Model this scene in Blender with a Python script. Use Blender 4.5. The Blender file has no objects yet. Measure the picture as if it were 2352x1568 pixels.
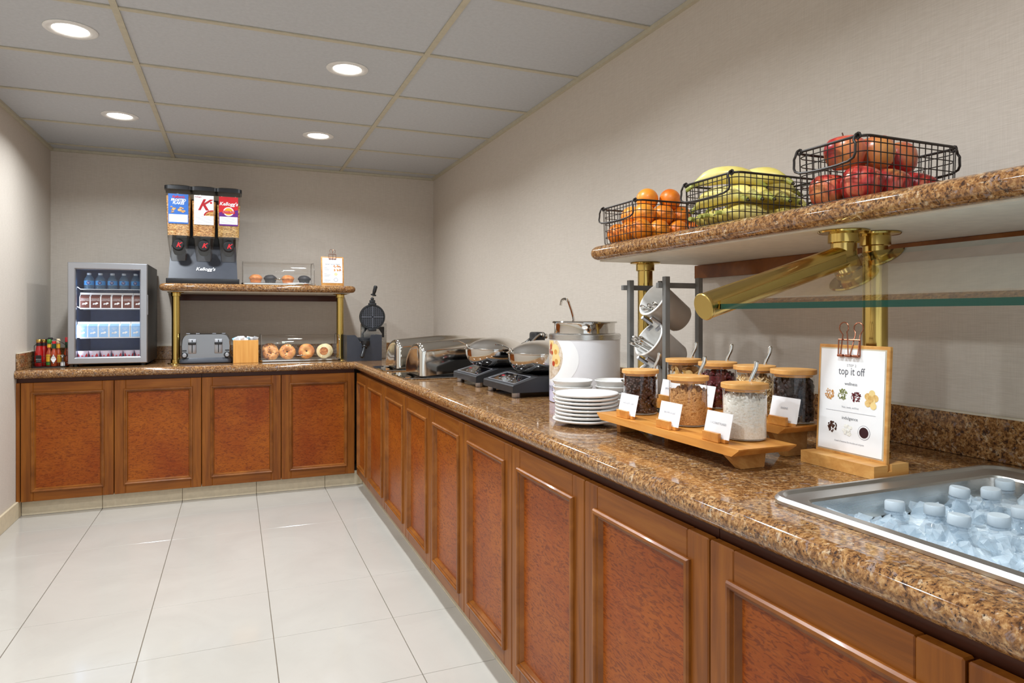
import bpy, bmesh, math, random
from mathutils import Vector, Matrix, Euler, noise
random.seed(7)
scn = bpy.context.scene
C = scn.collection
PI = math.pi

# ------------------------------------------------------------------ camera
F, TH, Y0, HC = 1542.8, .3913, 724.2, 1.206        # focal length (px), yaw, horizon row, eye height
cam_d = bpy.data.cameras.new('camera')
cam = bpy.data.objects.new('camera', cam_d)
C.objects.link(cam)
cam.location = (0, 0, HC)
cam.rotation_euler = (PI/2, 0, -TH)
cam_d.sensor_fit = 'HORIZONTAL'
cam_d.sensor_width = 36.0
cam_d.lens = 36.0*F/2352
cam_d.shift_y = (Y0-784)/2352
cam_d.clip_start = .02
scn.camera = cam

# ------------------------------------------------------------------ world, exposure
wd = bpy.data.worlds.new('world')
scn.world = wd
wd.use_nodes = True
wd.node_tree.nodes['Background'].inputs[0].default_value = (.88, .95, 1, 1)   # the bright dining room behind the camera
wd.node_tree.nodes['Background'].inputs[1].default_value = 1.35
scn.view_settings.view_transform = 'Standard'
scn.view_settings.look = 'None'
scn.view_settings.gamma = 1
scn.view_settings.use_curve_mapping = False
scn.view_settings.exposure = -0.10
LAMP_W = 16.5          # watts of each downlight

# ------------------------------------------------------------------ pixel -> point helpers (pixel = direction, plane gives the distance)
_R = Vector((math.cos(TH), -math.sin(TH), 0))
_D = Vector((math.sin(TH), math.cos(TH), 0))
def _ray(px, py): return _D + _R*((px-1176)/F) + Vector((0, 0, (Y0-py)/F))
def _on(ax, v, px, py):
    r = _ray(px, py); c = Vector((0, 0, HC)); t = (v-c[ax])/r[ax]
    return c + r*t
def PX(v, px, py): return _on(0, v, px, py)
def PY(v, px, py): return _on(1, v, px, py)
def PZ(v, px, py): return _on(2, v, px, py)

# main planes of the room
XL, XR, YB, ZC = -1.2016, 1.5838, 5.62, 2.38
XT, YT = .8448, 4.858          # toe kick planes
XD, YD = .79, 4.80             # door faces
ZT = .88                       # worktop
YN = -1.6                      # room goes on behind the camera

# ------------------------------------------------------------------ mesh builder
class MB:
    def __init__(s): s.v = []; s.f = []; s.m = []; s.mi = 0; s.M = Matrix.Identity(4)
    def at(s, loc=(0,0,0), rot=(0,0,0), sc=(1,1,1)):
        s.M = Matrix.LocRotScale(Vector(loc), Euler(rot), Vector(sc)); return s
    def add(s, vs, fs):
        n = len(s.v)
        s.v += [tuple(s.M @ Vector(v)) for v in vs]
        s.f += [[i+n for i in f] for f in fs]
        s.m += [s.mi]*len(fs)
        return s
    def box(s, x0, x1, y0, y1, z0, z1, b=0, seg=2):
        if x0 > x1: x0, x1 = x1, x0
        if y0 > y1: y0, y1 = y1, y0
        if z0 > z1: z0, z1 = z1, z0
        if b <= 0:
            v = [(x0,y0,z0),(x1,y0,z0),(x1,y1,z0),(x0,y1,z0),(x0,y0,z1),(x1,y0,z1),(x1,y1,z1),(x0,y1,z1)]
            return s.add(v, [(0,3,2,1),(4,5,6,7),(0,1,5,4),(1,2,6,5),(2,3,7,6),(3,0,4,7)])
        bm = bmesh.new()
        bmesh.ops.create_cube(bm, size=1)
        for w in bm.verts:
            w.co = ((x0+x1)/2+w.co.x*(x1-x0), (y0+y1)/2+w.co.y*(y1-y0), (z0+z1)/2+w.co.z*(z1-z0))
        b = min(b, .49*min(x1-x0, y1-y0, z1-z0))
        bmesh.ops.bevel(bm, geom=bm.edges[:], offset=b, segments=seg, profile=.5, affect='EDGES')
        return s.addbm(bm)
    def addbm(s, bm):
        bm.verts.index_update()
        s.add([v.co.copy() for v in bm.verts], [[v.index for v in f.verts] for f in bm.faces])
        bm.free(); return s
    def loft(s, rings, cap0=True, cap1=True, closed=True, loop=False):
        n = len(rings[0]); vs = [p for r in rings for p in r]; fs = []
        K = len(rings)
        for k in range(K if loop else K-1):
            a = k*n; b = ((k+1) % K)*n
            for i in range(n if closed else n-1):
                j = (i+1) % n
                fs.append((a+i, a+j, b+j, b+i))
        if cap0 and not loop: fs.append(tuple(range(n-1, -1, -1)))
        if cap1 and not loop: fs.append(tuple((K-1)*n+i for i in range(n)))
        return s.add(vs, fs)
    def lathe(s, prof, n=32, cap0=True, cap1=True):
        rings = [[(max(r, 1e-5)*math.cos(2*PI*i/n), max(r, 1e-5)*math.sin(2*PI*i/n), z) for i in range(n)] for r, z in prof]
        return s.loft(rings, cap0, cap1)
    def cyl(s, c, r, h, n=24, axis='z', r2=None, b=0):
        r2 = r if r2 is None else r2
        pr = [(r, 0), (r2, h)] if b <= 0 else [(r-b, 0), (r, b), (r2, h-b), (r2-b, h)]
        M0 = s.M.copy()
        rot = {'z': (0,0,0), 'x': (0,PI/2,0), 'y': (-PI/2,0,0)}[axis]
        s.M = M0 @ Matrix.LocRotScale(Vector(c), Euler(rot), Vector((1,1,1)))
        s.lathe(pr, n); s.M = M0
        return s
    def tube(s, path, r, n=8, closed=False, flat=1.0, up=None):
        P = [Vector(p) for p in path]; K = len(P)
        rr = r if isinstance(r, (list, tuple)) else [r]*K
        rings = []; prev = None
        for k in range(K):
            if closed: t = (P[(k+1) % K]-P[k-1])
            else: t = P[min(k+1, K-1)]-P[max(k-1, 0)]
            t.normalize()
            if prev is None:
                u = Vector(up) if up else (Vector((0,0,1)) if abs(t.z) < .9 else Vector((1,0,0)))
            else: u = prev
            u = (u - t*u.dot(t))
            if u.length < 1e-6: u = t.orthogonal()
            u.normalize(); w = t.cross(u); prev = u
            rings.append([P[k] + (w*math.cos(2*PI*i/n) + u*math.sin(2*PI*i/n)*flat)*rr[k] for i in range(n)])
        return s.loft(rings, True, True, True, closed)
    def prism(s, poly, d0, d1, plane='xz'):
        def q(a, b, d):
            return {'xz': (a, d, b), 'yz': (d, a, b), 'xy': (a, b, d)}[plane]
        return s.loft([[q(a, b, d0) for a, b in poly], [q(a, b, d1) for a, b in poly]])
    def ball(s, c, r, n=16, m=10):
        if not isinstance(r, (tuple, list)): r = (r, r, r)
        rings = []
        for k in range(m+1):
            a = -PI/2 + PI*k/m
            q = max(math.cos(a), 1e-4)
            rings.append([(c[0]+r[0]*q*math.cos(2*PI*i/n), c[1]+r[1]*q*math.sin(2*PI*i/n), c[2]+r[2]*math.sin(a)) for i in range(n)])
        return s.loft(rings)
    def frame(s, x0, x1, z0, z1, prof, y=0.0):
        """mitred rectangular frame; prof = (inset, height towards -y), closed loop"""
        rings = []
        for ins, h in prof:
            rings.append([(x0+ins, y-h, z0+ins), (x1-ins, y-h, z0+ins), (x1-ins, y-h, z1-ins), (x0+ins, y-h, z1-ins)])
        return s.loft(rings, False, False, True, True)
    def jitter(s, amp, freq, seed=0, i0=0):
        for k in range(i0, len(s.v)):
            p = Vector(s.v[k]); q = p*freq+Vector((seed*3.1, seed*1.7, seed*.9))
            s.v[k] = tuple(p + noise.noise_vector(q)*amp)
        return s
    def mesh(s, name, mats, smooth=40):
        me = bpy.data.meshes.new(name)
        me.from_pydata(s.v, [], s.f)
        if not isinstance(mats, (list, tuple)): mats = [mats]
        for m in mats: me.materials.append(m)
        if len(mats) > 1: me.polygons.foreach_set('material_index', s.m)
        bm = bmesh.new(); bm.from_mesh(me)
        bmesh.ops.recalc_face_normals(bm, faces=bm.faces)
        bm.to_mesh(me); bm.free()
        if smooth:
            me.shade_smooth(); me.set_sharp_from_angle(angle=math.radians(smooth))
        me.update()
        return me
    def build(s, name, mats, parent=None, smooth=40, loc=None, rot=None):
        return link(name, s.mesh(name, mats, smooth), parent, loc, rot)

def link(name, me, parent=None, loc=None, rot=None):
    o = bpy.data.objects.new(name, me); C.objects.link(o)
    if parent is not None: o.parent = parent
    if loc is not None: o.location = loc
    if rot is not None: o.rotation_euler = rot
    return o
def tag(o, label=None, cat=None, group=None, kind=None):
    if label: o['label'] = label
    if cat: o['category'] = cat
    if group: o['group'] = group
    if kind: o['kind'] = kind
    return o
def thing(name, label, cat, loc=(0,0,0), rz=0, group=None, rot=None):
    o = bpy.data.objects.new(name, None); C.objects.link(o)
    o.empty_display_size = .05
    o.location = loc; o.rotation_euler = rot if rot else (0, 0, rz)
    return tag(o, label, cat, group)
def kids(o): return [c for c in C.objects if c.parent == o]
def copy_tree(o, loc=None, rz=None, label=None, parent=None, rot=None):
    c = o.copy(); C.objects.link(c); c.parent = parent
    if loc is not None: c.location = loc
    if rz is not None: c.rotation_euler = (0, 0, rz)
    if rot is not None: c.rotation_euler = rot
    if label: c['label'] = label
    for k in kids(o): copy_tree(k, parent=c)
    return c
def rrect(hx, hy, r, n=4, cx=0, cy=0):
    out = []
    for sx, sy, a0 in ((1,1,0), (-1,1,PI/2), (-1,-1,PI), (1,-1,1.5*PI)):
        for k in range(n+1):
            a = a0 + PI/2*k/n
            out.append((cx+sx*(hx-r)+r*math.cos(a), cy+sy*(hy-r)+r*math.sin(a)))
    return out
def spline(pts, n=6):
    """Catmull-Rom points through pts"""
    P = [Vector(p) for p in pts]; out = []
    for k in range(len(P)-1):
        a, b, c, d = P[max(k-1, 0)], P[k], P[k+1], P[min(k+2, len(P)-1)]
        for i in range(n):
            t = i/n
            out.append(.5*((2*b)+(c-a)*t+(2*a-5*b+4*c-d)*t*t+(3*b-a-3*c+d)*t**3))
    return out+[P[-1]]
def spread(vals, n=6):
    out = []
    for k in range(len(vals)-1): out += [vals[k]+(vals[k+1]-vals[k])*i/n for i in range(n)]
    return out+[vals[-1]]
def ring(pts, z): return [(x, y, z) for x, y in pts]
def arc(cx, cy, r, a0, a1, n):
    return [(cx+r*math.cos(a0+(a1-a0)*k/n), cy+r*math.sin(a0+(a1-a0)*k/n)) for k in range(n+1)]

_tcache = {}
def text(body, size, mat, parent, loc, rot=(PI/2,0,0), align='CENTER', shear=0.0, bold=0.0, ext=0.0, sx=1.0, space=1.0, name='lettering'):
    """flat lettering as a mesh child"""
    key = (body, size, mat.name, align, shear, bold, ext, space)
    if key not in _tcache:
        cu = bpy.data.curves.new('text_curve', 'FONT')
        cu.body = body; cu.size = size; cu.align_x = align; cu.align_y = 'CENTER'
        cu.shear = shear; cu.offset = bold; cu.extrude = ext; cu.resolution_u = 2; cu.space_character = space
        o = bpy.data.objects.new('text_tmp', cu); C.objects.link(o)
        dg = bpy.context.evaluated_depsgraph_get()
        me = bpy.data.meshes.new_from_object(o.evaluated_get(dg))
        me.name = name; me.materials.clear(); me.materials.append(mat)
        bpy.data.objects.remove(o); bpy.data.curves.remove(cu)
        _tcache[key] = me
    t = link(name, _tcache[key], parent, loc, rot); t.scale = (sx, 1, 1)
    return t

# ------------------------------------------------------------------ materials
def S(r, g, b):
    f = lambda c: (c/255/12.92) if c/255 <= .04045 else ((c/255+.055)/1.055)**2.4
    return (f(r), f(g), f(b), 1)
class NT:
    def __init__(s, name):
        s.mat = bpy.data.materials.new(name); s.mat.use_nodes = True
        s.t = s.mat.node_tree; s.n = s.t.nodes; s.b = s.n['Principled BSDF']; s.out = s.n['Material Output']
    def new(s, typ, **kw):
        n = s.n.new(typ)
        for k, v in kw.items(): setattr(n, k, v)
        return n
    def link(s, a, b): s.t.links.new(a, b)
    def pos(s, scale=(1,1,1), world=True, rot=(0,0,0)):
        m = s.new('ShaderNodeMapping'); m.inputs['Scale'].default_value = scale; m.inputs['Rotation'].default_value = rot
        if world: s.link(s.new('ShaderNodeNewGeometry').outputs['Position'], m.inputs[0])
        else:
            tc = s.new('ShaderNodeTexCoord'); oi = s.new('ShaderNodeObjectInfo'); ad = s.new('ShaderNodeVectorMath', operation='ADD')
            mu = s.new('ShaderNodeMath', operation='MULTIPLY'); mu.inputs[1].default_value = 37.0
            s.link(oi.outputs['Random'], mu.inputs[0]); s.link(tc.outputs['Object'], ad.inputs[0]); s.link(mu.outputs[0], ad.inputs[1])
            s.link(ad.outputs[0], m.inputs[0])
        return m.outputs[0]
    def noise(s, vec, scale, detail=3, rough=.55, dist=0):
        n = s.new('ShaderNodeTexNoise'); n.inputs['Scale'].default_value = scale; n.inputs['Detail'].default_value = detail
        n.inputs['Roughness'].default_value = rough; n.inputs['Distortion'].default_value = dist
        s.link(vec, n.inputs['Vector']); return n.outputs['Fac']
    def voro(s, vec, scale, feature='F1', out='Distance'):
        n = s.new('ShaderNodeTexVoronoi', feature=feature); n.inputs['Scale'].default_value = scale
        s.link(vec, n.inputs['Vector']); return n.outputs[out]
    def ramp(s, fac, stops, interp='LINEAR'):
        r = s.new('ShaderNodeValToRGB'); e = r.color_ramp.elements; r.color_ramp.interpolation = interp
        while len(e) < len(stops): e.new(.5)
        for k, (p, c) in enumerate(stops): e[k].position = p; e[k].color = c
        s.link(fac, r.inputs[0]); return r.outputs[0]
    def mix(s, fac, a, b, typ='MIX'):
        m = s.new('ShaderNodeMix', data_type='RGBA', blend_type=typ)
        for sock, v in ((m.inputs[0], fac), (m.inputs[6], a), (m.inputs[7], b)):
            if hasattr(v, 'node'): s.link(v, sock)
            else: sock.default_value = v
        return m.outputs[2]
    def bump(s, h, strength=.2, dist=.001):
        b = s.new('ShaderNodeBump'); b.inputs['Strength'].default_value = strength; b.inputs['Distance'].default_value = dist
        s.link(h, b.inputs['Height']); s.link(b.outputs[0], s.b.inputs['Normal'])
    def base(s, v, rough=.5, metal=0, coat=0, spec=.5):
        i = s.b.inputs
        if hasattr(v, 'node'): s.link(v, i['Base Color'])
        else: i['Base Color'].default_value = v
        i['Roughness'].default_value = rough; i['Metallic'].default_value = metal
        i['Coat Weight'].default_value = coat; i['Coat Roughness'].default_value = .04
        i['Specular IOR Level'].default_value = spec
        return s.mat
BLK, WHT = (0,0,0,1), (1,1,1,1)
def plain(name, col, rough=.5, metal=0, coat=0, spec=.5, vary=.06):
    """plain colour with a slight procedural mottling"""
    t = NT(name)
    f = t.noise(t.pos((1,1,1), False), 35, 2)
    lo = tuple(c*(1-vary) for c in col[:3])+(1,); hi = tuple(min(1, c*(1+vary)) for c in col[:3])+(1,)
    return t.base(t.ramp(f, [(.3, lo), (.7, hi)]), rough, metal, coat, spec)

def m_wall():
    t = NT('woven_wallpaper'); p = t.pos((1,1,1))
    mp = t.pos((30, 30, 700)); fine = t.noise(mp, 1, 2)
    mp2 = t.pos((420, 420, 14)); fine2 = t.noise(mp2, 1, 1)
    big = t.noise(p, 1.3, 2)
    c1 = t.ramp(fine, [(.3, S(196,185,172)), (.7, S(212,202,190))])
    c2 = t.mix(.25, c1, t.ramp(fine2, [(.3, S(194,183,170)), (.7, S(214,204,192))]))
    t.bump(fine, .25, .0006)
    return t.base(c2, .62, spec=.35)
def m_granite(name='granite'):
    t = NT(name); p = t.pos((1,1,1))
    n1 = t.noise(p, 120, 4, .68, .3); n2 = t.noise(p, 240, 2, .5); n3 = t.noise(p, 13, 3, .6)
    base = t.ramp(n1, [(.30, S(62,42,28)), (.42, S(120,84,52)), (.52, S(156,116,74)), (.62, S(182,148,104)), (.76, S(208,184,146))])
    tint = t.ramp(n3, [(.35, S(196,166,134)), (.65, S(240,226,206))])
    col = t.mix(.55, base, tint, 'MULTIPLY')
    n5 = t.noise(p, 58, 4, .68, .5); lt = t.ramp(n5, [(.58, BLK), (.68, (.65,.65,.65,1))])
    col = t.mix(lt, col, S(206,186,156))
    n6 = t.noise(t.pos((1,1,1), True, (.4,.9,.2)), 64, 3, .6, .5); gy_ = t.ramp(n6, [(.60, BLK), (.68, (.65,.65,.65,1))])
    col = t.mix(gy_, col, S(132,118,116))
    n4 = t.noise(p, 74, 4, .72, .6); dk = t.ramp(n4, [(.58, BLK), (.64, (.88,.88,.88,1))])
    col = t.mix(dk, col, S(50,36,34))
    spk = t.ramp(n2, [(.32, WHT), (.38, BLK)])
    col = t.mix(spk, col, S(54,40,34))
    return t.base(col, .075, coat=0, spec=.5)
def m_wood(name, dark, mid, light, rough=.35, scale=(3, 60, 60), world=False, coat=0.15, rot=(0,0,0)):
    t = NT(name); p = t.pos(scale, world, rot)
    g = t.noise(p, 1, 4, .6, .4)
    p2 = t.pos((scale[0]*.5, scale[1]*.16, scale[2]*.16), world, rot); g2 = t.noise(p2, 1, 3)
    col = t.ramp(g, [(.3, dark), (.52, mid), (.72, light)])
    col = t.mix(.35, col, t.ramp(g2, [(.3, dark), (.7, light)]))
    t.bump(g, .08, .0005)
    return t.base(col, rough, coat=coat, spec=.28)
def m_burl():
    t = NT('burl_veneer'); p = t.pos((14, 14, 60))
    g = t.noise(p, 1.3, 4, .62, 1.6)
    rip = t.noise(t.pos((26, 26, 95)), 1.0, 2, .5, 2.4)
    big = t.noise(t.pos((3.5, 3.5, 3.5)), 1, 3)
    col = t.ramp(big, [(.3, S(132,56,6)), (.7, S(158,84,16))])
    col = t.mix(t.ramp(rip, [(.40, (.65,.65,.65,1)), (.50, BLK)]), col, S(92,34,6))
    col = t.mix(t.ramp(g, [(.5, BLK), (.75, (.5,.5,.5,1))]), col, S(170,92,34))
    t.bump(rip, .12, .0006)
    return t.base(col, .36, coat=.05, spec=.25)
def m_metal(name, col, rough=.12, brushed=None):
    t = NT(name); t.base(col, rough, 1)
    if brushed:
        f = t.noise(t.pos(brushed, False), 1, 2)
        r = t.new('ShaderNodeMapRange'); r.inputs[3].default_value = max(.03, rough-.05); r.inputs[4].default_value = rough+.06
        t.link(f, r.inputs[0]); t.link(r.outputs[0], t.b.inputs['Roughness']); t.bump(f, .012, .0002)
    else:
        f = t.noise(t.pos((1,1,1), False), 6, 2)
        r = t.new('ShaderNodeMapRange'); r.inputs[3].default_value = rough*.8; r.inputs[4].default_value = rough*1.25
        t.link(f, r.inputs[0]); t.link(r.outputs[0], t.b.inputs['Roughness'])
    return t.mat
def m_clear(name, tint=(1,1,1,1), ior=1.45, rough=.0, base=0.0):
    """thin clear sheet: transparent with a Fresnel mirror"""
    t = NT(name)
    tr = t.new('ShaderNodeBsdfTransparent'); tr.inputs[0].default_value = tint
    gl = t.new('ShaderNodeBsdfGlossy'); gl.inputs['Roughness'].default_value = rough; gl.inputs[0].default_value = (1,1,1,1)
    f0 = ((ior-1)/(ior+1))**2                    # Schlick Fresnel, the same from both faces of the sheet
    ge = t.new('ShaderNodeNewGeometry'); dp = t.new('ShaderNodeVectorMath', operation='DOT_PRODUCT')
    t.link(ge.outputs['Incoming'], dp.inputs[0]); t.link(ge.outputs['Normal'], dp.inputs[1])
    def mth(op, a, b):
        n = t.new('ShaderNodeMath', operation=op, use_clamp=False)
        for k, v in enumerate((a, b)):
            if v is None: continue
            if hasattr(v, 'node'): t.link(v, n.inputs[k])
            else: n.inputs[k].default_value = v
        return n.outputs[0]
    c = mth('SUBTRACT', 1.0, mth('ABSOLUTE', dp.outputs['Value'], None))
    fr = mth('ADD', mth('MULTIPLY', mth('POWER', c, 5.0), 1-f0), f0)
    ad = mth('ADD', mth('DIVIDE', mth('MULTIPLY', fr, 2.0), mth('ADD', fr, 1.0)), base).node     # front and back face together
    mx = t.new('ShaderNodeMixShader'); t.link(ad.outputs[0], mx.inputs[0]); t.link(tr.outputs[0], mx.inputs[1]); t.link(gl.outputs[0], mx.inputs[2])
    t.link(mx.outputs[0], t.out.inputs[0]); t.n.remove(t.b)
    return t.mat
def m_milky(name, col, tr=.5, rough=.08, spec=.7):
    """translucent solid: transparent mixed with a glossy coloured body"""
    t = NT(name); t.base(col, rough, spec=spec)
    a = t.new('ShaderNodeBsdfTransparent'); mx = t.new('ShaderNodeMixShader'); mx.inputs[0].default_value = 1-tr
    t.link(a.outputs[0], mx.inputs[1]); t.link(t.b.outputs[0], mx.inputs[2]); t.link(mx.outputs[0], t.out.inputs[0])
    return t.mat
def m_emit(name, col, st):
    t = NT(name); t.b.inputs['Base Color'].default_value = col
    t.b.inputs['Emission Color'].default_value = col; t.b.inputs['Emission Strength'].default_value = st
    return t.mat
def m_spot(name, c1, c2, c3, scale=60, rough=.6, dist=0, world=False, bumpd=.001):
    t = NT(name); p = t.pos((1,1,1), world)
    n = t.noise(p, scale, 4, .65, dist)
    t.bump(n, .5, bumpd)
    return t.base(t.ramp(n, [(.32, c1), (.5, c2), (.68, c3)]), rough)
def m_fruit(name, c1, c2, c3, scale, rough, z_streak=False, bumps=0):
    t = NT(name); p = t.pos((1,1,.35) if z_streak else (1,1,1), False)
    n = t.noise(p, scale, 4, .6, .4)
    col = t.ramp(n, [(.35, c1), (.52, c2), (.7, c3)])
    if bumps: t.bump(t.noise(t.pos((1,1,1), False), 420, 2), bumps, .0006)
    return t.base(col, rough, coat=.15)

M = {}
M['wall'] = m_wall()
M['granite'] = m_granite()
M['cherry_v'] = m_wood('cherry_vertical', S(98,48,10), S(134,74,18), S(154,94,30), .38, (40, 40, 3), True, .06)
M['cherry_h'] = m_wood('cherry_horizontal', S(98,48,10), S(134,74,18), S(154,94,30), .38, (3, 3, 40), True, .06)
M['mould'] = m_wood('cherry_moulding', S(92,46,12), S(128,72,22), S(150,92,36), .3, (10, 10, 10), True, .2)
M['darkwood'] = m_wood('dark_cherry', S(58,26,12), S(78,36,17), S(92,46,22), .42, (3, 3, 40), True, .1)
M['burl'] = m_burl()
def m_floor():
    t = NT('polished_porcelain'); p = t.pos((1,1,1)); n = t.noise(p, 2.2, 4, .6, .8); n2 = t.noise(p, 9, 4, .7, 2.5)
    c = t.ramp(n, [(.3, S(178,172,163)), (.7, S(186,180,171))])
    c = t.mix(t.ramp(n2, [(.60, BLK), (.68, (.18,.18,.18,1))]), c, S(176,166,154))
    return t.base(c, .11, spec=.5)
M['floor'] = m_floor()
M['grout'] = plain('grout', S(120,108,92), .9)
M['skirt'] = plain('beige_skirting_tile', S(214,200,172), .35)
M['base'] = plain('beige_baseboard', S(206,190,160), .5)
M['ctile'] = m_spot('ceiling_tile', S(184,186,189), S(188,190,193), S(192,194,197), 60, .9, 0, True, .0002)
M['tbar'] = plain('ceiling_grid', S(190,182,160), .5)
M['brass'] = m_metal('polished_brass', S(196,168,96), .13)
M['brass_b'] = m_metal('satin_brass', S(196,170,100), .28)
M['toast'] = m_metal('toaster_steel', S(150,150,152), .30, (4, 4, 300))
M['steel'] = m_metal('brushed_steel', S(196,194,190), .26, (4, 4, 300))
M['steel_h'] = m_metal('brushed_steel_flat', S(196,195,192), .36)
M['chrome'] = m_metal('polished_steel', S(214,211,206), .06)
M['alu'] = m_metal('satin_aluminium', S(176,177,182), .36)
M['black'] = plain('black_plastic', S(28,28,30), .38)
M['blackm'] = plain('black_enamel', S(34,35,38), .45)
M['slate'] = plain('slate_plastic', S(52,55,64), .42)
M['wire'] = plain('dark_wire', S(44,37,32), .42, .3)
M['grey'] = plain('grey_powder_coat', S(104,103,100), .45)
M['cream_under'] = plain('cream_laminate', S(214,207,192), .55)
M['white'] = plain('white_ceramic', S(232,230,226), .12, coat=.3, vary=.01)
M['paper'] = plain('white_paper', S(240,239,240), .55, vary=.01)
M['ink'] = plain('grey_ink', S(96,96,104), .6)
M['ink_l'] = plain('light_grey_ink', S(150,150,156), .6)
M['oak'] = m_wood('oak_wood', S(176,116,54), S(204,146,78), S(222,172,104), .42, (40, 5, 60), False, .1)
M['oak_y'] = m_wood('acacia_board', S(184,112,42), S(210,142,64), S(226,166,88), .35, (40, 4, 40), False, .2)
M['bamboo'] = m_wood('bamboo_wood', S(204,138,60), S(222,160,80), S(234,178,100), .38, (55, 55, 3), False, .15)
M['lidwood'] = m_wood('bamboo_lid', S(196,136,70), S(216,158,88), S(228,176,106), .42, (5, 60, 60), False, .1)
M['glass'] = m_clear('thin_glass', (.985,.985,.98,1), 1.35)
M['acrylic'] = m_clear('clear_acrylic', (.98,.98,.975,1), 1.32, .015)
M['guard'] = m_clear('guard_glass', (.93,.965,.945,1), 1.5)
M['gedge'] = m_milky('glass_edge_green', S(6,58,48), .10, .15, .15)
M['brass_s'] = m_metal('soft_brass', S(204,176,106), .2)
M['copper'] = m_metal('rose_copper', S(168,108,84), .25)
M['red'] = plain('red_print', S(206,36,44), .4)
M['k_red'] = plain('dark_red_print', S(178,34,42), .4)
M['blue'] = plain('blue_print', S(52,104,182), .4)
M['purple'] = plain('purple_print', S(98,34,122), .4)
M['navy'] = plain('navy_print', S(24,48,120), .4)
M['cyan'] = plain('cyan_print', S(70,150,215), .4)
# ================================================================== the room
def struct(name, mb, mat, smooth=0):
    return tag(mb.build(name, mat, None, smooth), kind='structure')
struct('wall_back', MB().box(XL-.1, XR+.1, YB, YB+.1, -.02, 2.6), M['wall'])
struct('wall_right', MB().box(XR, XR+.1, YN, YB, -.02, 2.6), M['wall'])
struct('wall_left', MB().box(XL-.1, XL, YN, YB, -.02, 2.6), M['wall'])

# floor: grout bed and single tiles
floor = struct('floor', MB().box(XL, XR, YN, YB, -.03, -.004), M['grout'])
gx = [XL] + [-.7652+.4498*i for i in range(4)] + [XT+.06]
gy = [YT+.06] + [4.4967-.4589*j for j in range(14)]
gy = [y for y in gy if y > YN] + [YN]
_tc = {}
for i in range(len(gx)-1):
    for j in range(len(gy)-1):
        x0, x1, y1, y0 = gx[i]+.0015, gx[i+1]-.0015, gy[j]-.0008, gy[j+1]+.0008
        key = (round(x1-x0, 3), round(y1-y0, 3))
        if key not in _tc:
            w, d = key
            _tc[key] = MB().box(-w/2, w/2, -d/2, d/2, -.008, 0, .0008, 1).mesh('floor_tile', M['floor'], 0)
        link('tile', _tc[key], floor, ((x0+x1)/2, (y0+y1)/2, 0))

# ceiling: slab, lay-in panels, exposed grid
ceil = struct('ceiling', MB().box(XL-.1, XR+.1, YN, YB+.1, 2.41, 2.5), M['ctile'])
cxs = [XL, -.4245, .7996, XR]
cys = [YB] + [5.4523-.6248*k for k in range(12)]
cys = [y for y in cys if y > YN] + [YN]
_pc = {}
for i in range(3):
    for j in range(len(cys)-1):
        x0, x1, y1, y0 = cxs[i]+.004, cxs[i+1]-.004, cys[j]-.004, cys[j+1]+.004
        key = (round(x1-x0, 3), round(y1-y0, 3))
        if key not in _pc:
            w, d = key
            _pc[key] = MB().box(-w/2, w/2, -d/2, d/2, 0, .014, .002, 1).mesh('ceiling_panel', M['ctile'], 0)
        link('panel', _pc[key], ceil, ((x0+x1)/2, (y0+y1)/2, 2.3855))
for x in cxs[1:3]:
    MB().box(x-.0125, x+.0125, YN, YB, 2.379, 2.3845).build('grid_runner', M['tbar'], ceil, 0)
for y in cys[1:-1]:
    for i in range(3):
        MB().box(cxs[i]+.013*(i > 0), cxs[i+1]-.013*(i < 2), y-.0125, y+.0125, 2.3795, 2.3847).build('grid_cross', M['tbar'], ceil, 0)
tr = struct('trim_1', MB().box(XL, XL+.02, YN, YB, 2.366, 2.3845).box(XR-.02, XR, YN, YB, 2.366, 2.3845).box(XL+.02, XR-.02, YB-.02, YB, 2.366, 2.3845), M['tbar'])

# baseboard on the left wall, tiled skirting under the cabinets
struct('baseboard_left', MB().box(XL, XL+.014, YN, YT, 0, .1, .003), M['base'])
sk = struct('baseboard_back', MB().box(XL+.014, XT+.02, YT+.010, YT+.02, 0, .1), M['grout'])
for x0, x1 in zip(gx[:-1], gx[1:-1]+[XT]):
    MB().box(max(x0, XL+.014)+.0012, x1-.0012, YT, YT+.010, .001, .1, .001, 1).build('tile', M['skirt'], sk, 0)
sk = struct('baseboard_right', MB().box(XT+.010, XT+.02, YN, YT+.01, 0, .1), M['grout'])
for y1, y0 in zip([YT]+gy[1:-1], gy[1:]):
    MB().box(XT, XT+.010, y0+.0012, y1-.0012, .001, .1, .001, 1).build('tile', M['skirt'], sk, 0)

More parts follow.
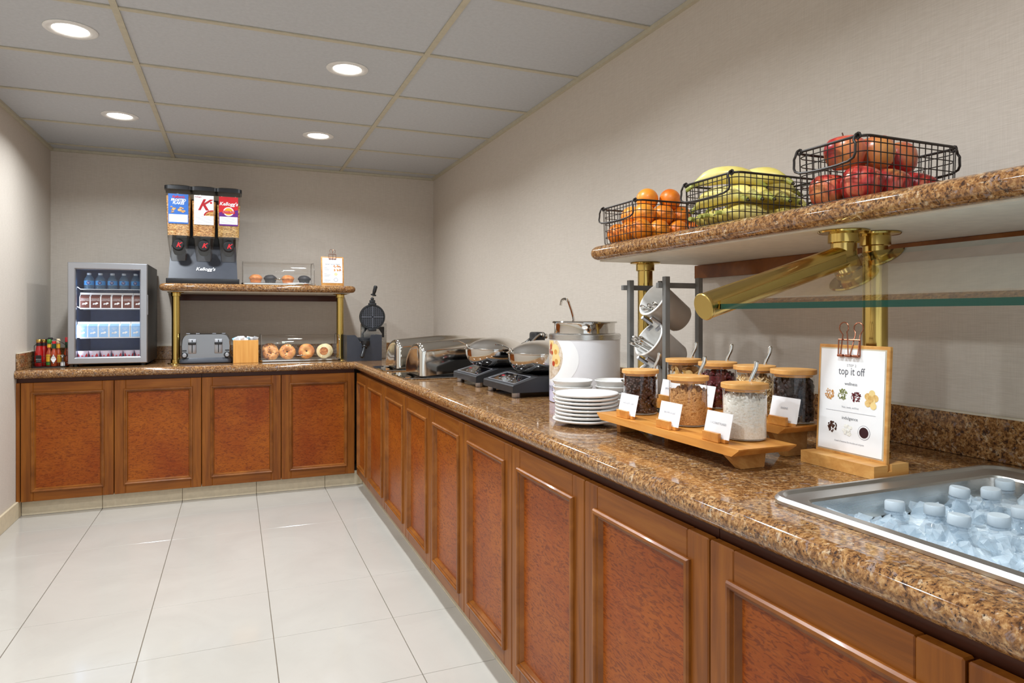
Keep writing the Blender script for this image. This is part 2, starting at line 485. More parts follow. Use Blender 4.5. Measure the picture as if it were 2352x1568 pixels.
# ================================================================== downlights
lens_m = m_emit('lamp_lens', (1, .97, .92, 1), 14.0)
trim_m = plain('white_trim', S(226,224,220), .35)
trim_me = MB().lathe([(.098,.006),(.098,.003),(.092,0),(.070,.0005),(.066,.004),(.0635,.0058)], 40, False, False).mesh('trim_ring', trim_m)
lens_me = MB().lathe([(.0635,.0045),(.03,.003),(.001,.0028)], 32, False, True).mesh('lens', lens_m)
far = 'recessed downlight over the near end of the aisle'
spots = [(-.626, 3.255, 'recessed downlight beside the bare left wall, well before the fridge'), (.497, 3.27, 'recessed downlight nearest the chafing dishes'), (-.628, 4.55, 'recessed downlight nearest the drinks fridge'), (.505, 4.556, 'recessed downlight nearest the waffle maker'),
         (-.626, 1.96, far), (.497, 1.96, far), (-.626, .67, far), (.497, .67, far)]
for k, (x, y, lab) in enumerate(spots):
    t = thing('ceiling_downlight', lab, 'downlight', (x, y, 2.379), 0, 'downlights in the panel ceiling')
    link('trim_ring', trim_me, t); link('lens', lens_me, t)
    ld = bpy.data.lights.new('lamp', 'AREA'); ld.shape = 'DISK'; ld.size = .12; ld.energy = LAMP_W
    ld.color = (.88, .945, 1); ld.spread = math.radians(150)
    lo = bpy.data.objects.new('lamp', ld); C.objects.link(lo); lo.parent = t; lo.location = (0, 0, -.003)

# ================================================================== worktop
wt = thing('granite_worktop', 'L-shaped speckled brown granite worktop with rounded front edge', 'worktop', (0, 0, ZT))
def slab_mesh(mb, xs, ys, inside, z0, z1):
    """flat slab made of grid cells, with side faces where a cell has no neighbour"""
    ok = lambda i, j: 0 <= i < len(xs)-1 and 0 <= j < len(ys)-1 and inside((xs[i]+xs[i+1])/2, (ys[j]+ys[j+1])/2)
    for i in range(len(xs)-1):
        for j in range(len(ys)-1):
            if not ok(i, j): continue
            a, b, c, d = xs[i], xs[i+1], ys[j], ys[j+1]
            mb.add([(a,c,z1),(b,c,z1),(b,d,z1),(a,d,z1)], [(0,1,2,3)])
            mb.add([(a,c,z0),(b,c,z0),(b,d,z0),(a,d,z0)], [(3,2,1,0)])
            for di, dj, p, q in ((-1,0,(a,d),(a,c)), (1,0,(b,c),(b,d)), (0,-1,(a,c),(b,c)), (0,1,(b,d),(a,d))):
                if not ok(i+di, j+dj): mb.add([(*p,z0),(*q,z0),(*q,z1),(*p,z1)], [(0,1,2,3)])
FX, FY, YE = .795, 4.79, -.34
mb = MB()
XW, XE, YW = XL+.002, XR-.002, YB-.002
slab_mesh(mb, [XW, FX, .895, 1.455, XE], [YE, -.16, .905, FY, YW],
          lambda x, y: (y > FY) or (x > FX and not (.895 < x < 1.455 and -.16 < y < .905)), -.05, 0)
prof = [(.024*math.sin(a), -.025+.025*math.cos(a)) for a in [PI*k/10 for k in range(11)]]
mb.loft([[(XW, FY-o, z) for o, z in prof], [(FX-o, FY-o, z) for o, z in prof], [(FX-o, YE, z) for o, z in prof]], False, False, False)
mb.build('slab', M['granite'], wt, 50)
caulk = plain('cream_caulk', S(206,196,176), .6)
for lab, a in (('granite backsplash strip along the far wall', (XL+.0225, XR-.0205, YB-.02, YW)), ('granite backsplash strip along the side wall behind the jars', (XR-.02, XE, YE, YW)), ('short granite backsplash strip beside the sauce bottles', (XW, XL+.022, 4.80, YW))):
    t = thing('granite_backsplash', lab, 'backsplash', (0, 0, ZT), 0, 'granite backsplash strips')
    MB().box(a[0], a[1], a[2], a[3], .0008, .098, .0015, 1).build('stone_strip', M['granite'], t, 0)
    MB().box(a[0]+.001, a[1]-.001, a[2]+.001, a[3]-.001, .098, .102).build('caulk_bead', caulk, t, 0)

# ================================================================== cabinets
def cabinet(loc, rz, edges, label, z0=.095, z1=.803, fill=0.0):
    t = thing('base_cabinet', label, 'cabinet', loc, rz, 'cherry base cabinets')
    w = edges[-1]-edges[0]
    mb = MB()
    mb.box(.001-fill, w-.001, .024, .042, .10, .828)                    # face frame
    for x in (.001-fill, w-.019): mb.box(x, x+.018, .042, .60, .12, .828)
    mb.box(.001-fill, w-.001, .58, .60, .12, .8); mb.box(.019, w-.019, .042, .58, .12, .138)
    mb.build('carcass', M['darkwood'], t, 0)
    if fill: MB().box(-fill, -.003, .004, .024, z0, z1, .001, 1).build('filler_strip', M['cherry_v'], t, 0)
    for a, b in zip(edges[:-1], edges[1:]):
        x0, x1 = a-edges[0]+.002, b-edges[0]-.002
        st, rl = .062, .066
        m = MB()
        m.box(x0, x0+st, 0, .021, z0, z1, .0025, 1); m.box(x1-st, x1, 0, .021, z0, z1, .0025, 1)
        m.mi = 1
        m.box(x0+st, x1-st, .0003, .021, z0, z0+rl, .002, 1); m.box(x0+st, x1-st, .0003, .021, z1-rl, z1, .002, 1)
        d = m.build('door', [M['cherry_v'], M['cherry_h']], t, 0)
        MB().frame(x0+st-.012, x1-st+.012, z0+rl-.012, z1-rl+.012,
                   [(0,-.002),(0,.005),(.003,.0095),(.008,.0105),(.012,.008),(.0135,.003),(.018,.0025),(.020,-.002),(.024,-.009),(.02,-.012)]).build('moulding', M['mould'], d, 30)
        MB().box(x0+st+.002, x1-st-.002, .009, .016, z0+rl+.002, z1-rl-.002).build('panel', M['burl'], d, 0)
    return t
bx = [-1.178, -.694, -.2, .29, .782]
cabinet((bx[0], YD, 0), 0, bx[:3], 'cherry cabinet with burl panels beneath the drinks fridge', fill=.0225)
cabinet((bx[2], YD, 0), 0, bx[2:], 'cherry cabinet with burl panels beneath the toaster and bagel case')
ry = [4.772, 4.36, 3.83, 3.31, 2.85, 2.385, 1.917, 1.451, .984, .524, .06]
rl = ['cherry cabinet in the inner corner beside the waffle maker', 'cherry cabinet beneath the roll-top chafers',
      'cherry cabinet beneath the induction cookers', 'cherry cabinet beneath the plates and topping jars', 'cherry cabinet beneath the steel ice bin']
for k in range(5):
    e = ry[2*k:2*k+3]
    cabinet((XD, e[0], 0), -PI/2, [e[0]-y for y in e], rl[k])

# ================================================================== granite shelves on brass posts
def brass_post(x, y, z0, z1, label):
    t = thing('brass_post', label, 'post', (x, y, z0+.0005), 0, 'brass shelf posts')
    h = z1-z0-.001
    MB().lathe([(.0255, .004), (.0255, h-.004)], 32).build('tube', M['brass'], t, 30)
    fl = [(.001,0),(.050,0),(.052,.002),(.050,.005),(.034,.007),(.0315,.008),(.0315,.028),(.029,.030),(.0256,.030)]
    MB().lathe(fl, 36, True, False).build('flange', M['brass'], t, 30)
    MB().at((0, 0, h), (PI, 0, 0)).lathe(fl, 36, True, False).build('flange', M['brass'], t, 30)
def shelf_slab(mb, x0, x1, y0, y1, z0, z1, sides, o=.022):
    """slab whose chosen sides carry a bullnose"""
    prof = [(o*math.sin(PI*k/10), (z0+z1)/2+(z1-z0)/2*math.cos(PI*k/10)) for k in range(11)]
    rings = []
    for q, z in prof:
        a = x0-(q if 'w' in sides else 0); b = x1+(q if 'e' in sides else 0); c = y0-(q if 's' in sides else 0); d = y1+(q if 'n' in sides else 0)
        r = .035
        pts = []
        for (cx, cy, sx, sy, a0, rd) in ((b, d, 1, 1, 0, 'n' in sides and 'e' in sides), (a, d, -1, 1, PI/2, 'n' in sides and 'w' in sides),
                                         (a, c, -1, -1, PI, 's' in sides and 'w' in sides), (b, c, 1, -1, 1.5*PI, 's' in sides and 'e' in sides)):
            for k in range(6):
                if rd:
                    an = a0+PI/2*k/5; pts.append((cx-sx*r+r*math.cos(an), cy-sy*r+r*math.sin(an), z))
                else: pts.append((cx, cy, z))
        rings.append(pts)
    mb.loft(rings)
# back wall shelf
BZ0, BZ1 = 1.371, 1.421
sh = thing('granite_shelf', 'granite shelf on brass posts holding the cereal dispenser, against the far wall', 'shelf', (0, 0, 0))
mb = MB(); shelf_slab(mb, -.442, .798, 4.992, YB-.001, BZ0, BZ1, 'swe'); mb.build('slab', M['granite'], sh, 50)
MB().box(-.42, .78, 5.02, YB-.02, BZ0-.006, BZ0).build('underside_panel', M['cream_under'], sh, 0)
MB().box(-.43, .79, YB-.02, YB-.001, BZ0-.052, BZ0-.0065, .001, 1).build('wall_cleat', M['darkwood'], sh, 0)
for x, lab in ((-.368, 'brass post between the fridge and the toaster'), (.7165, 'brass post between the bagel case and the waffle maker')): brass_post(x, 5.06, ZT, BZ0-.006, lab)
# right wall shelf with the glass guard
RZ0, RZ1 = 1.393, 1.441
sh = thing('granite_shelf', 'long granite shelf carrying the fruit baskets on the side wall', 'shelf', (0, 0, 0))
mb = MB(); shelf_slab(mb, 1.140, XR-.001, -.45, 2.012, RZ0, RZ1, 'wn'); mb.build('slab', M['granite'], sh, 50)
MB().box(1.152, XR-.001, -.45, 2.005, RZ0-.004, RZ0).build('underside_panel', M['cream_under'], sh, 0)
MB().box(XR-.02, XR-.001, -.45, 2.03, RZ0-.052, RZ0-.0045, .001, 1).build('wall_cleat', M['mould'], sh, 0)
for x, y, lab in ((1.31, 1.969, 'brass post behind the cutlery rack'), (1.31, 1.068, 'brass post behind the topping menu'), (1.31, -.25, 'brass post beyond the ice bin')): brass_post(x, y, ZT, RZ0-.004, lab)
sg = thing('sneeze_guard', 'sloping glass sneeze guard held by brass arms under the fruit shelf', 'sneeze guard', (0, 0, 0))
fl = [(.001,0),(.050,0),(.052,.002),(.050,.005),(.034,.007),(.0315,.008),(.0315,.026),(.029,.028),(.0256,.028)]
ax0, az0, ax1, az1 = .849, 1.224, 1.2155, 1.3323
sl = math.atan2(az1-az0, ax1-ax0)
for y in (1.068, -.25):
    zt = RZ0-.004
    a = MB()
    ux, uz = math.cos(sl), math.sin(sl)
    # slanted tube with a mitred bend into the vertical stub
    n = 28; rings = []
    def ringat(cx, cz, ang):        # ring whose normal points along ang in xz
        nx, nz = math.cos(ang), math.sin(ang)
        return lambda r: [(cx - nz*r*math.cos(2*PI*i/n), y + r*math.sin(2*PI*i/n), cz + nx*r*math.cos(2*PI*i/n)) for i in range(n)]
    R0 = .0262
    r1 = ringat(ax0, az0, sl)(R0)
    half = (sl+PI/2)/2
    k = 1/math.cos((PI/2-sl)/2)
    nx, nz = math.cos(half), math.sin(half)
    rm = [(ax1 - nz*R0*k*math.cos(2*PI*i/n), y + R0*math.sin(2*PI*i/n), az1 + nx*R0*k*math.cos(2*PI*i/n)) for i in range(n)]
    r2 = ringat(ax1, zt-.006, PI/2)(R0)
    a.loft([r1, rm, r2])
    arm = a.build('arm', M['brass_s'], sg, 35)
    MB().at((ax0-.001*ux, y, az0-.001*uz), (0, -PI/2-sl, 0)).lathe([(.0262,-.002),(.0272,0),(.0272,.004),(.0255,.0055)], 32).build('end_cap', M['brass_b'], arm, 30)
    MB().at((ax1, y, zt), (PI, 0, 0)).lathe(fl, 32, True, False).build('flange', M['brass'], arm, 30)
    sgn = -1 if y > 0 else 1
    yy = y+sgn*.0262
    MB().prism([(ax0+.012+(-.009)*-uz*0, az0-.006), (ax0+.34, az0-.006+.34*math.tan(sl)), (ax0+.34, az0+.010+.34*math.tan(sl)), (ax0+.012, az0+.010)], yy-sgn*.006, yy+sgn*.004, 'xz').build('glass_channel', M['brass_b'], arm, 0)
gx0, gx1 = .861, 1.25
th = math.tan(sl)
zz = lambda x: 1.223+(x-.861)*.2956
y0g, y1g = -.225, 1.041
g = MB().add([(gx0,y0g,zz(gx0)+.005),(gx1,y0g,zz(gx1)+.005),(gx1,y1g,zz(gx1)+.005),(gx0,y1g,zz(gx0)+.005)], [(0,1,2,3)]).build('glass_pane', M['guard'], sg, 0)
e = MB()
t5 = .005
for p, q in (((gx0,y0g),(gx0,y1g)), ((gx0,y1g),(gx1,y1g)), ((gx1,y0g),(gx1,y1g)), ((gx0,y0g),(gx1,y0g))):
    e.add([(p[0],p[1],zz(p[0])-t5),(q[0],q[1],zz(q[0])-t5),(q[0],q[1],zz(q[0])+t5),(p[0],p[1],zz(p[0])+t5)], [(0,1,2,3)])
e.build('glass_edge', M['gedge'], g, 0)
# ================================================================== drinks fridge on the far worktop
FYF = 4.97
fr = thing('drinks_fridge', 'countertop fridge with silver framed glass door, stocked with milk cartons', 'fridge', (-.7515, FYF, ZT))
W2, FD, FZ0, FZ1 = .2215, .60, .014, .662
m = MB()
m.box(-W2, -W2+.025, .045, FD, FZ0, FZ1); m.box(W2-.025, W2, .045, FD, FZ0, FZ1)
m.box(-W2+.025, W2-.025, .045, FD, FZ1-.03, FZ1); m.box(-W2+.025, W2-.025, .045, FD, FZ0, FZ0+.03); m.box(-W2+.025, W2-.025, FD-.02, FD, FZ0+.03, FZ1-.03)
m.build('cabinet_shell', M['blackm'], fr, 0)
liner = plain('fridge_liner', S(92,118,168), .4)
li = MB()
a, b, y0, y1, z0, z1 = -W2+.026, W2-.026, .05, FD-.022, FZ0+.031, FZ1-.031
li.add([(a,y0,z0),(b,y0,z0),(b,y1,z0),(a,y1,z0),(a,y0,z1),(b,y0,z1),(b,y1,z1),(a,y1,z1)], [(0,1,2,3),(4,5,6,7),(3,2,6,7),(0,3,7,4),(1,2,6,5)])
li.build('liner', liner, fr, 0)
d = MB().frame(-W2, W2, FZ0+.004, FZ1, [(0,-.035),(0,-.004),(.004,0),(.036,0),(.042,-.006),(.044,-.014),(.044,-.035)]).build('door', M['alu'], fr, 20)
MB().add([(-W2+.042,.016,FZ0+.046),(W2-.042,.016,FZ0+.046),(W2-.042,.016,FZ1-.042),(-W2+.042,.016,FZ1-.042)], [(0,1,2,3)]).build('glass_pane', M['glass'], d, 0)
MB().frame(-W2+.003, W2-.003, FZ0+.006, FZ1-.002, [(0,-.046),(0,-.036),(.02,-.036),(.02,-.046)]).build('door_gasket', M['black'], d, 0)
MB().box(W2, W2+.004, .004, .02, .33, .46, .001, 1).build('door_handle', M['alu'], d, 0)
for sx in (-1, 1):
    for y in (.07, .53): MB().cyl((sx*.19, y, 0), .016, .015, 16).build('foot', M['black'], fr)
wirew = plain('white_wire', S(226,230,236), .4)
SHZ = [.495, .369, .180]
for zs in SHZ:
    m = MB()
    x0, x1 = -.165, .192
    m.tube([(-.193,.075,zs+.012), (-.178,.072,zs+.012), (x0,.072,zs), (x1,.072,zs), (x1,.56,zs), (-.19,.56,zs)], .0026, 6)
    for k in range(24):
        x = x0+.004+(x1-x0-.008)*k/23; m.tube([(x,.072,zs-.001), (x,.56,zs-.001)], .0012, 4)
    m.tube([(-.19,.3,zs-.004), (x1,.3,zs-.004)], .002, 5)
    m.build('wire_shelf', wirew, fr)
lamp = bpy.data.lights.new('fridge_lamp', 'AREA'); lamp.energy = .22; lamp.size = .03; lamp.shape = 'RECTANGLE'; lamp.size_y = .5; lamp.color = (.72, .84, 1)
lo = bpy.data.objects.new('fridge_lamp', lamp); C.objects.link(lo); lo.parent = fr; lo.location = (-.172, .060, .33); lo.rotation_euler = (PI/2, 0, -PI/2+.75)
m = MB().box(-.1945, -.186, .052, .066, .06, .6, .002, 1); m.build('lamp_strip', m_emit('fridge_led', (.75,.86,1,1), 4.0), fr, 0)

# bottled water on the top rack
pet = m_clear('pet_plastic', (.80,.88,.95,1), 1.35)
wtr = m_milky('bottled_water', S(112,150,180), .6, .05)
capw = plain('white_cap', S(214,226,238), .4)
fgw = 'water bottles on the top fridge rack'
def bottle_small(loc):
    t = thing('water_bottle', 'small clear water bottle with blue label on the top fridge rack', 'bottle', loc, 0, fgw)
    MB().lathe([(.026,0),(.029,.004),(.029,.062),(.027,.068),(.013,.09),(.0115,.094)], 20).build('bottle_body', wtr, t)
    MB().lathe([(.0128,.092),(.0132,.104),(.012,.105)], 16).build('cap', capw, t)
    MB().lathe([(.0295,.026),(.0295,.054)], 20, False, False).build('label_band', M['cyan'], t)
    lb = MB(); lb.prism([(.0115*math.cos(2*PI*k/16), .040+.0125*math.sin(2*PI*k/16)) for k in range(16)], -.0312, -.029, 'xz'); lb.build('label_disc', M['navy'], t, 0)
    text('Pure', .008, M['paper'], t, (0, -.0316, .0435)); text('Life', .008, M['paper'], t, (0, -.0316, .0365))
    return t
b0 = None
for px in (205, 231, 258.5, 285, 312):
    p = PY(FYF+.135, px, 660); loc = (p.x, p.y, ZT+SHZ[0]+.003)
    if b0 is None: b0 = bottle_small(loc)
    else: copy_tree(b0, loc)

# milk cartons
def carton(loc, col, l1, l2, label, group, rz=0):
    t = thing('milk_carton', label, 'carton', loc, rz, group)
    w, h, g = .030, .074, .098
    m = MB()
    m.box(-w, w, -w, w, 0, h, .001, 1)
    m.loft([[(-w,-w,h),(w,-w,h),(w,w,h),(-w,w,h)], [(-w,-.002,g-.008),(w,-.002,g-.008),(w,.002,g-.008),(-w,.002,g-.008)], [(-w,-.002,g+.004),(w,-.002,g+.004),(w,.002,g+.004),(-w,.002,g+.004)]], False)
    m.build('carton_body', M['paper'], t, 0)
    m = MB(); e = .0006
    m.add([(-w+.004,-w-e,.003),(w-.004,-w-e,.003),(w-.004,-w-.001,h+.0006),(-w+.004,-w-.001,h+.0006),(w-.005,-.0072-e,.0886),(-w+.005,-.0072-e,.0886)], [(0,1,2,3),(3,2,4,5)])
    m.build('printed_front', col, t, 0)
    text(l1, .0085, M['paper'], t, (0, -w-.0012, .060), sx=.85); text(l2, .0085, M['paper'], t, (0, -w-.0012, .051), sx=.85)
    m = MB()
    for cx, cz, r in ((-.008,.029,.006), (-.001,.030,.0045), (.008,.033,.0075), (-.012,.026,.003), (.003,.026,.0035)):
        m.prism([(cx+r*math.cos(2*PI*k/12), cz+r*.8*math.sin(2*PI*k/12)) for k in range(12)], -w-.0013, -w-.0003, 'xz')
    m.build('printed_emblem', M['paper'], t, 0)
    return t
brown = plain('brown_print', S(98,46,36), .45); pale = plain('pale_blue_print', S(150,192,236), .45)
c0 = None
for k in range(6):
    p = PY(FYF+.115, 197+24.3*k, 700); loc = (p.x, p.y, ZT+SHZ[1]+.003)
    if c0 is None: c0 = carton(loc, brown, 'CHOCOLATE', 'LOWFAT MILK', 'brown and white chocolate milk carton on the middle fridge rack', 'chocolate milk cartons in the fridge')
    else: copy_tree(c0, loc, random.uniform(-.04,.04))
c0 = None
for k in range(6):
    p = PY(FYF+.10, 191+24.4*k, 760); loc = (p.x, p.y, ZT+SHZ[2]+.003)
    if c0 is None: c0 = carton(loc, pale, 'LOWFAT', 'MILK', 'pale blue milk carton on the lower fridge rack', 'pale blue milk cartons in the fridge')
    else: copy_tree(c0, loc, random.uniform(-.03,.03))
y0t = None
for k in range(6):
    p = PY(FYF+.105, 191+26.2*k, 815); loc = (p.x, p.y, ZT+FZ0+.0325)
    if y0t is None:
        t = y0t = thing('yogurt_cup', 'small white yogurt cup with red strawberry print on the fridge floor', 'yogurt cup', loc, 0, 'yogurt cups in the fridge')
        MB().lathe([(.024,0),(.0255,.002),(.033,.048),(.0345,.049),(.0345,.051)], 24).build('cup_body', plain('pinkish_white', S(240,222,230), .35), t)
        MB().lathe([(.0346,.0512),(.001,.0525)], 24).build('foil_lid', M['alu'], t)
        m = MB()
        for a in (-.85, .85):
            q = lambda an, z: ((.0247+.0078*z/.048+.0012)*math.sin(an), -(.0247+.0078*z/.048+.0012)*math.cos(an), z)
            m.add([q(a-.42,.004), q(a-.2,.004), q(a+.0,.004), q(a+.2,.004), q(a+.42,.004), q(a+.26,.022), q(a,.036), q(a-.26,.022)], [(0,1,6,7),(1,2,6),(2,3,6),(3,4,5,6)])
        m.prism([(.006*math.cos(2*PI*i/10), .018+.004*math.sin(2*PI*i/10)) for i in range(10)], -.0305, -.027, 'xz')
        m.build('strawberry_print', M['red'], t, 0)
    else: copy_tree(y0t, loc, random.uniform(-.3,.3))

# ================================================================== condiment caddy beside the fridge
cy = 5.03
cdx0, cdx1 = PY(cy, 71, 840).x+.012, -.985
cc = ((cdx0+cdx1)/2, cy, ZT); cw = (cdx1-cdx0)/2
t = thing('condiment_caddy', 'black wire caddy of sauce bottles between the wall and the fridge', 'caddy', cc)
m = MB(); m.loft([ring(rrect(cw, .052, .012, 3), 0), ring(rrect(cw, .052, .012, 3), .006)]); m.build('base_tray', M['black'], t)
m = MB()
for z in (.032, .072): m.tube([(x, y, z) for x, y in rrect(cw-.001, .051, .012, 3)], .0014, 6, True)
for x in (-cw+.01, -cw*.4, cw*.1, cw*.6, cw-.01):
    for y in (-.051, .051): m.tube([(x, y, .004), (x, y, .072)], .0012, 5)
m.build('wire_rail', M['wire'], t)
m = MB(); m.tube([(-cw+.005,0,.07)] + [(-cw+.005+(2*cw-.01)*k/12, 0, .135+.045*math.sin(PI*k/12)) for k in range(13)] + [(cw-.005,0,.07)], .002, 6); m.build('carry_handle', M['wire'], t)
MB().box(-.012,.012,-.006,.006,.172,.187,.002,1).build('handle_grip', M['black'], t, 0)
ket = plain('ketchup_red', S(168,20,20), .2, coat=.4); gold = m_metal('gold_cap', S(196,158,84), .3)
hot = plain('hot_sauce', S(158,58,22), .2, coat=.4); yel = plain('yellow_print', S(226,172,46), .45); grn = plain('green_print', S(54,124,46), .45); dgrn = plain('dark_green_print', S(24,66,40), .4)
lblk = plain('black_label', S(30,27,25), .5); cream = plain('cream_cap', S(226,202,164), .5)
def sauce(px, dy, label, prof, body, cap, bands, group=None):
    p = PY(cy+dy, px, 800)
    t = thing('sauce_bottle', label, 'bottle', (p.x, p.y, ZT+.007), 0, 'bottles in the condiment caddy')
    MB().lathe(prof, 22).build('bottle_body', body, t)
    MB().lathe(cap[0], 18).build('cap', cap[1], t)
    for pr, mt in bands: MB().lathe(pr, 22, False, False).build('label_band', mt, t)
    return t
kp = [(.022,0),(.025,.004),(.026,.05),(.024,.085),(.017,.118),(.0145,.128),(.0145,.15)]
kb = [([(.0152,.128),(.0152,.147)], lblk)]
t = sauce(90, .012, 'red ketchup bottle with a gold cap and black label, front of the caddy', kp, ket, ([(.0158,.15),(.0165,.166),(.015,.168)], gold), kb)
MB().add([(-.012,-.0262,.024),(.016,-.0262,.024),(.016,-.0262,.07),(-.012,-.0262,.07)], [(0,1,2,3)]).build('label_plate', lblk, t, 0)
text('KETCHUP', .0062, M['paper'], t, (.002, -.0266, .044)); text('GOURMET', .0048, M['paper'], t, (.002, -.0266, .034))
sauce(101, .03, 'second ketchup bottle with gold cap tucked behind the first', kp, ket, ([(.0158,.15),(.0165,.166),(.015,.168)], gold), kb)
sp = [(.016,0),(.018,.003),(.018,.078),(.0115,.098),(.0095,.104),(.0095,.142)]
sauce(113.5, -.012, 'green-capped hot sauce bottle with yellow label in the caddy', sp, hot, ([(.009,.14),(.013,.15),(.013,.162),(.008,.169)], grn), [([(.0185,.03),(.0185,.074)], yel), ([(.0185,.008),(.0185,.029)], grn), ([(.0115,.118),(.0115,.138)], yel)])
t = sauce(124, -.028, 'pepper sauce bottle with red cap and white diamond label', sp, hot, ([(.0105,.142),(.011,.156),(.010,.157)], M['red']), [([(.0105,.112),(.0105,.141)], dgrn)])
MB().add([(-.014,-.0186,.046),(.001,-.0192,.016),(.016,-.0186,.046),(.001,-.0192,.076)], [(0,1,2,3)]).build('label_diamond', M['paper'], t, 0)
sauce(134, .012, 'cream-capped sauce bottle with yellow neck band in the caddy', sp, hot, ([(.009,.14),(.0135,.15),(.0135,.164),(.008,.171)], cream), [([(.0112,.112),(.0112,.138)], yel), ([(.0185,.02),(.0185,.07)], yel)])
sauce(154, .02, 'tall pepper sauce bottle with red cap half hidden by the fridge', sp, hot, ([(.0105,.142),(.0115,.178),(.010,.18)], M['red']), [([(.0108,.112),(.0108,.150)], dgrn)])
p = PY(cy-.03, 144, 830)
t = thing('salt_shaker', 'clear salt shaker with steel top in the caddy corner', 'shaker', (p.x, p.y, ZT+.007), 0)
MB().lathe([(.014,0),(.016,.002),(.015,.05),(.0135,.056)], 16).build('glass_body', M['glass'], t); MB().lathe([(.0125,.002),(.0125,.026)], 14).build('salt_fill', M['paper'], t)
MB().lathe([(.0145,.056),(.0145,.066),(.009,.072)], 16).build('shaker_top', M['chrome'], t)

# ================================================================== cereal dispenser on the far shelf
cd = thing('cereal_dispenser', 'black three-hopper cereal dispenser standing on the granite shelf', 'dispenser', (-.199, 5.03, BZ1+.0005))
MB().box(-.228, .228, 0, .30, 0, .036, .004).build('drip_tray', M['black'], cd)
m = MB()
side = [(.028,.036), (.135,.268), (.24,.268), (.27,.036)]
m.loft([[(-.216,y,z) if z < .1 else (-.206,y,z) for y, z in side], [(.216,y,z) if z < .1 else (.206,y,z) for y, z in side]])
m.build('stand', M['slate'], cd, 0)
MB().box(-.205, .205, .185, .235, .268, .60, .004).build('back_column', M['blackm'], cd)
sla = math.atan2(.107, .232)
text("Kellogg's", .034, M['paper'], cd, (.012, .056, .103), (PI/2-sla, 0, 0), shear=.25, bold=.0006)
flake = []
for nm, c1, c2, c3 in (('corn_flakes', S(150,98,48), S(214,160,98), S(238,204,152)), ('toasted_flakes', S(138,82,36), S(206,146,78), S(232,190,128)), ('bran_flakes', S(120,80,34), S(198,152,82), S(226,190,128))):
    t_ = NT(nm); p_ = t_.pos((1,1,1.5), False); v_ = t_.voro(t_.pos((1,1,1.5), False), 75); n_ = t_.noise(p_, 60, 4, .7, 1.0)
    mm = t_.new('ShaderNodeMath', operation='ADD'); t_.link(v_, mm.inputs[0]); t_.link(n_, mm.inputs[1])
    t_.bump(mm.outputs[0], .9, .006); flake.append(t_.base(t_.ramp(n_, [(.34, c1), (.5, c2), (.66, c3)]), .7))
hop = m_clear('hopper_plastic', (.93,.92,.90,1), 1.38, .02); smoke = m_clear('smoke_plastic', (.84,.83,.81,1), 1.42, .03)
hx = [PY(5.09, 410, 500).x+.199, PY(5.09, 468.5, 500).x+.199, PY(5.09, 525, 500).x+.199]
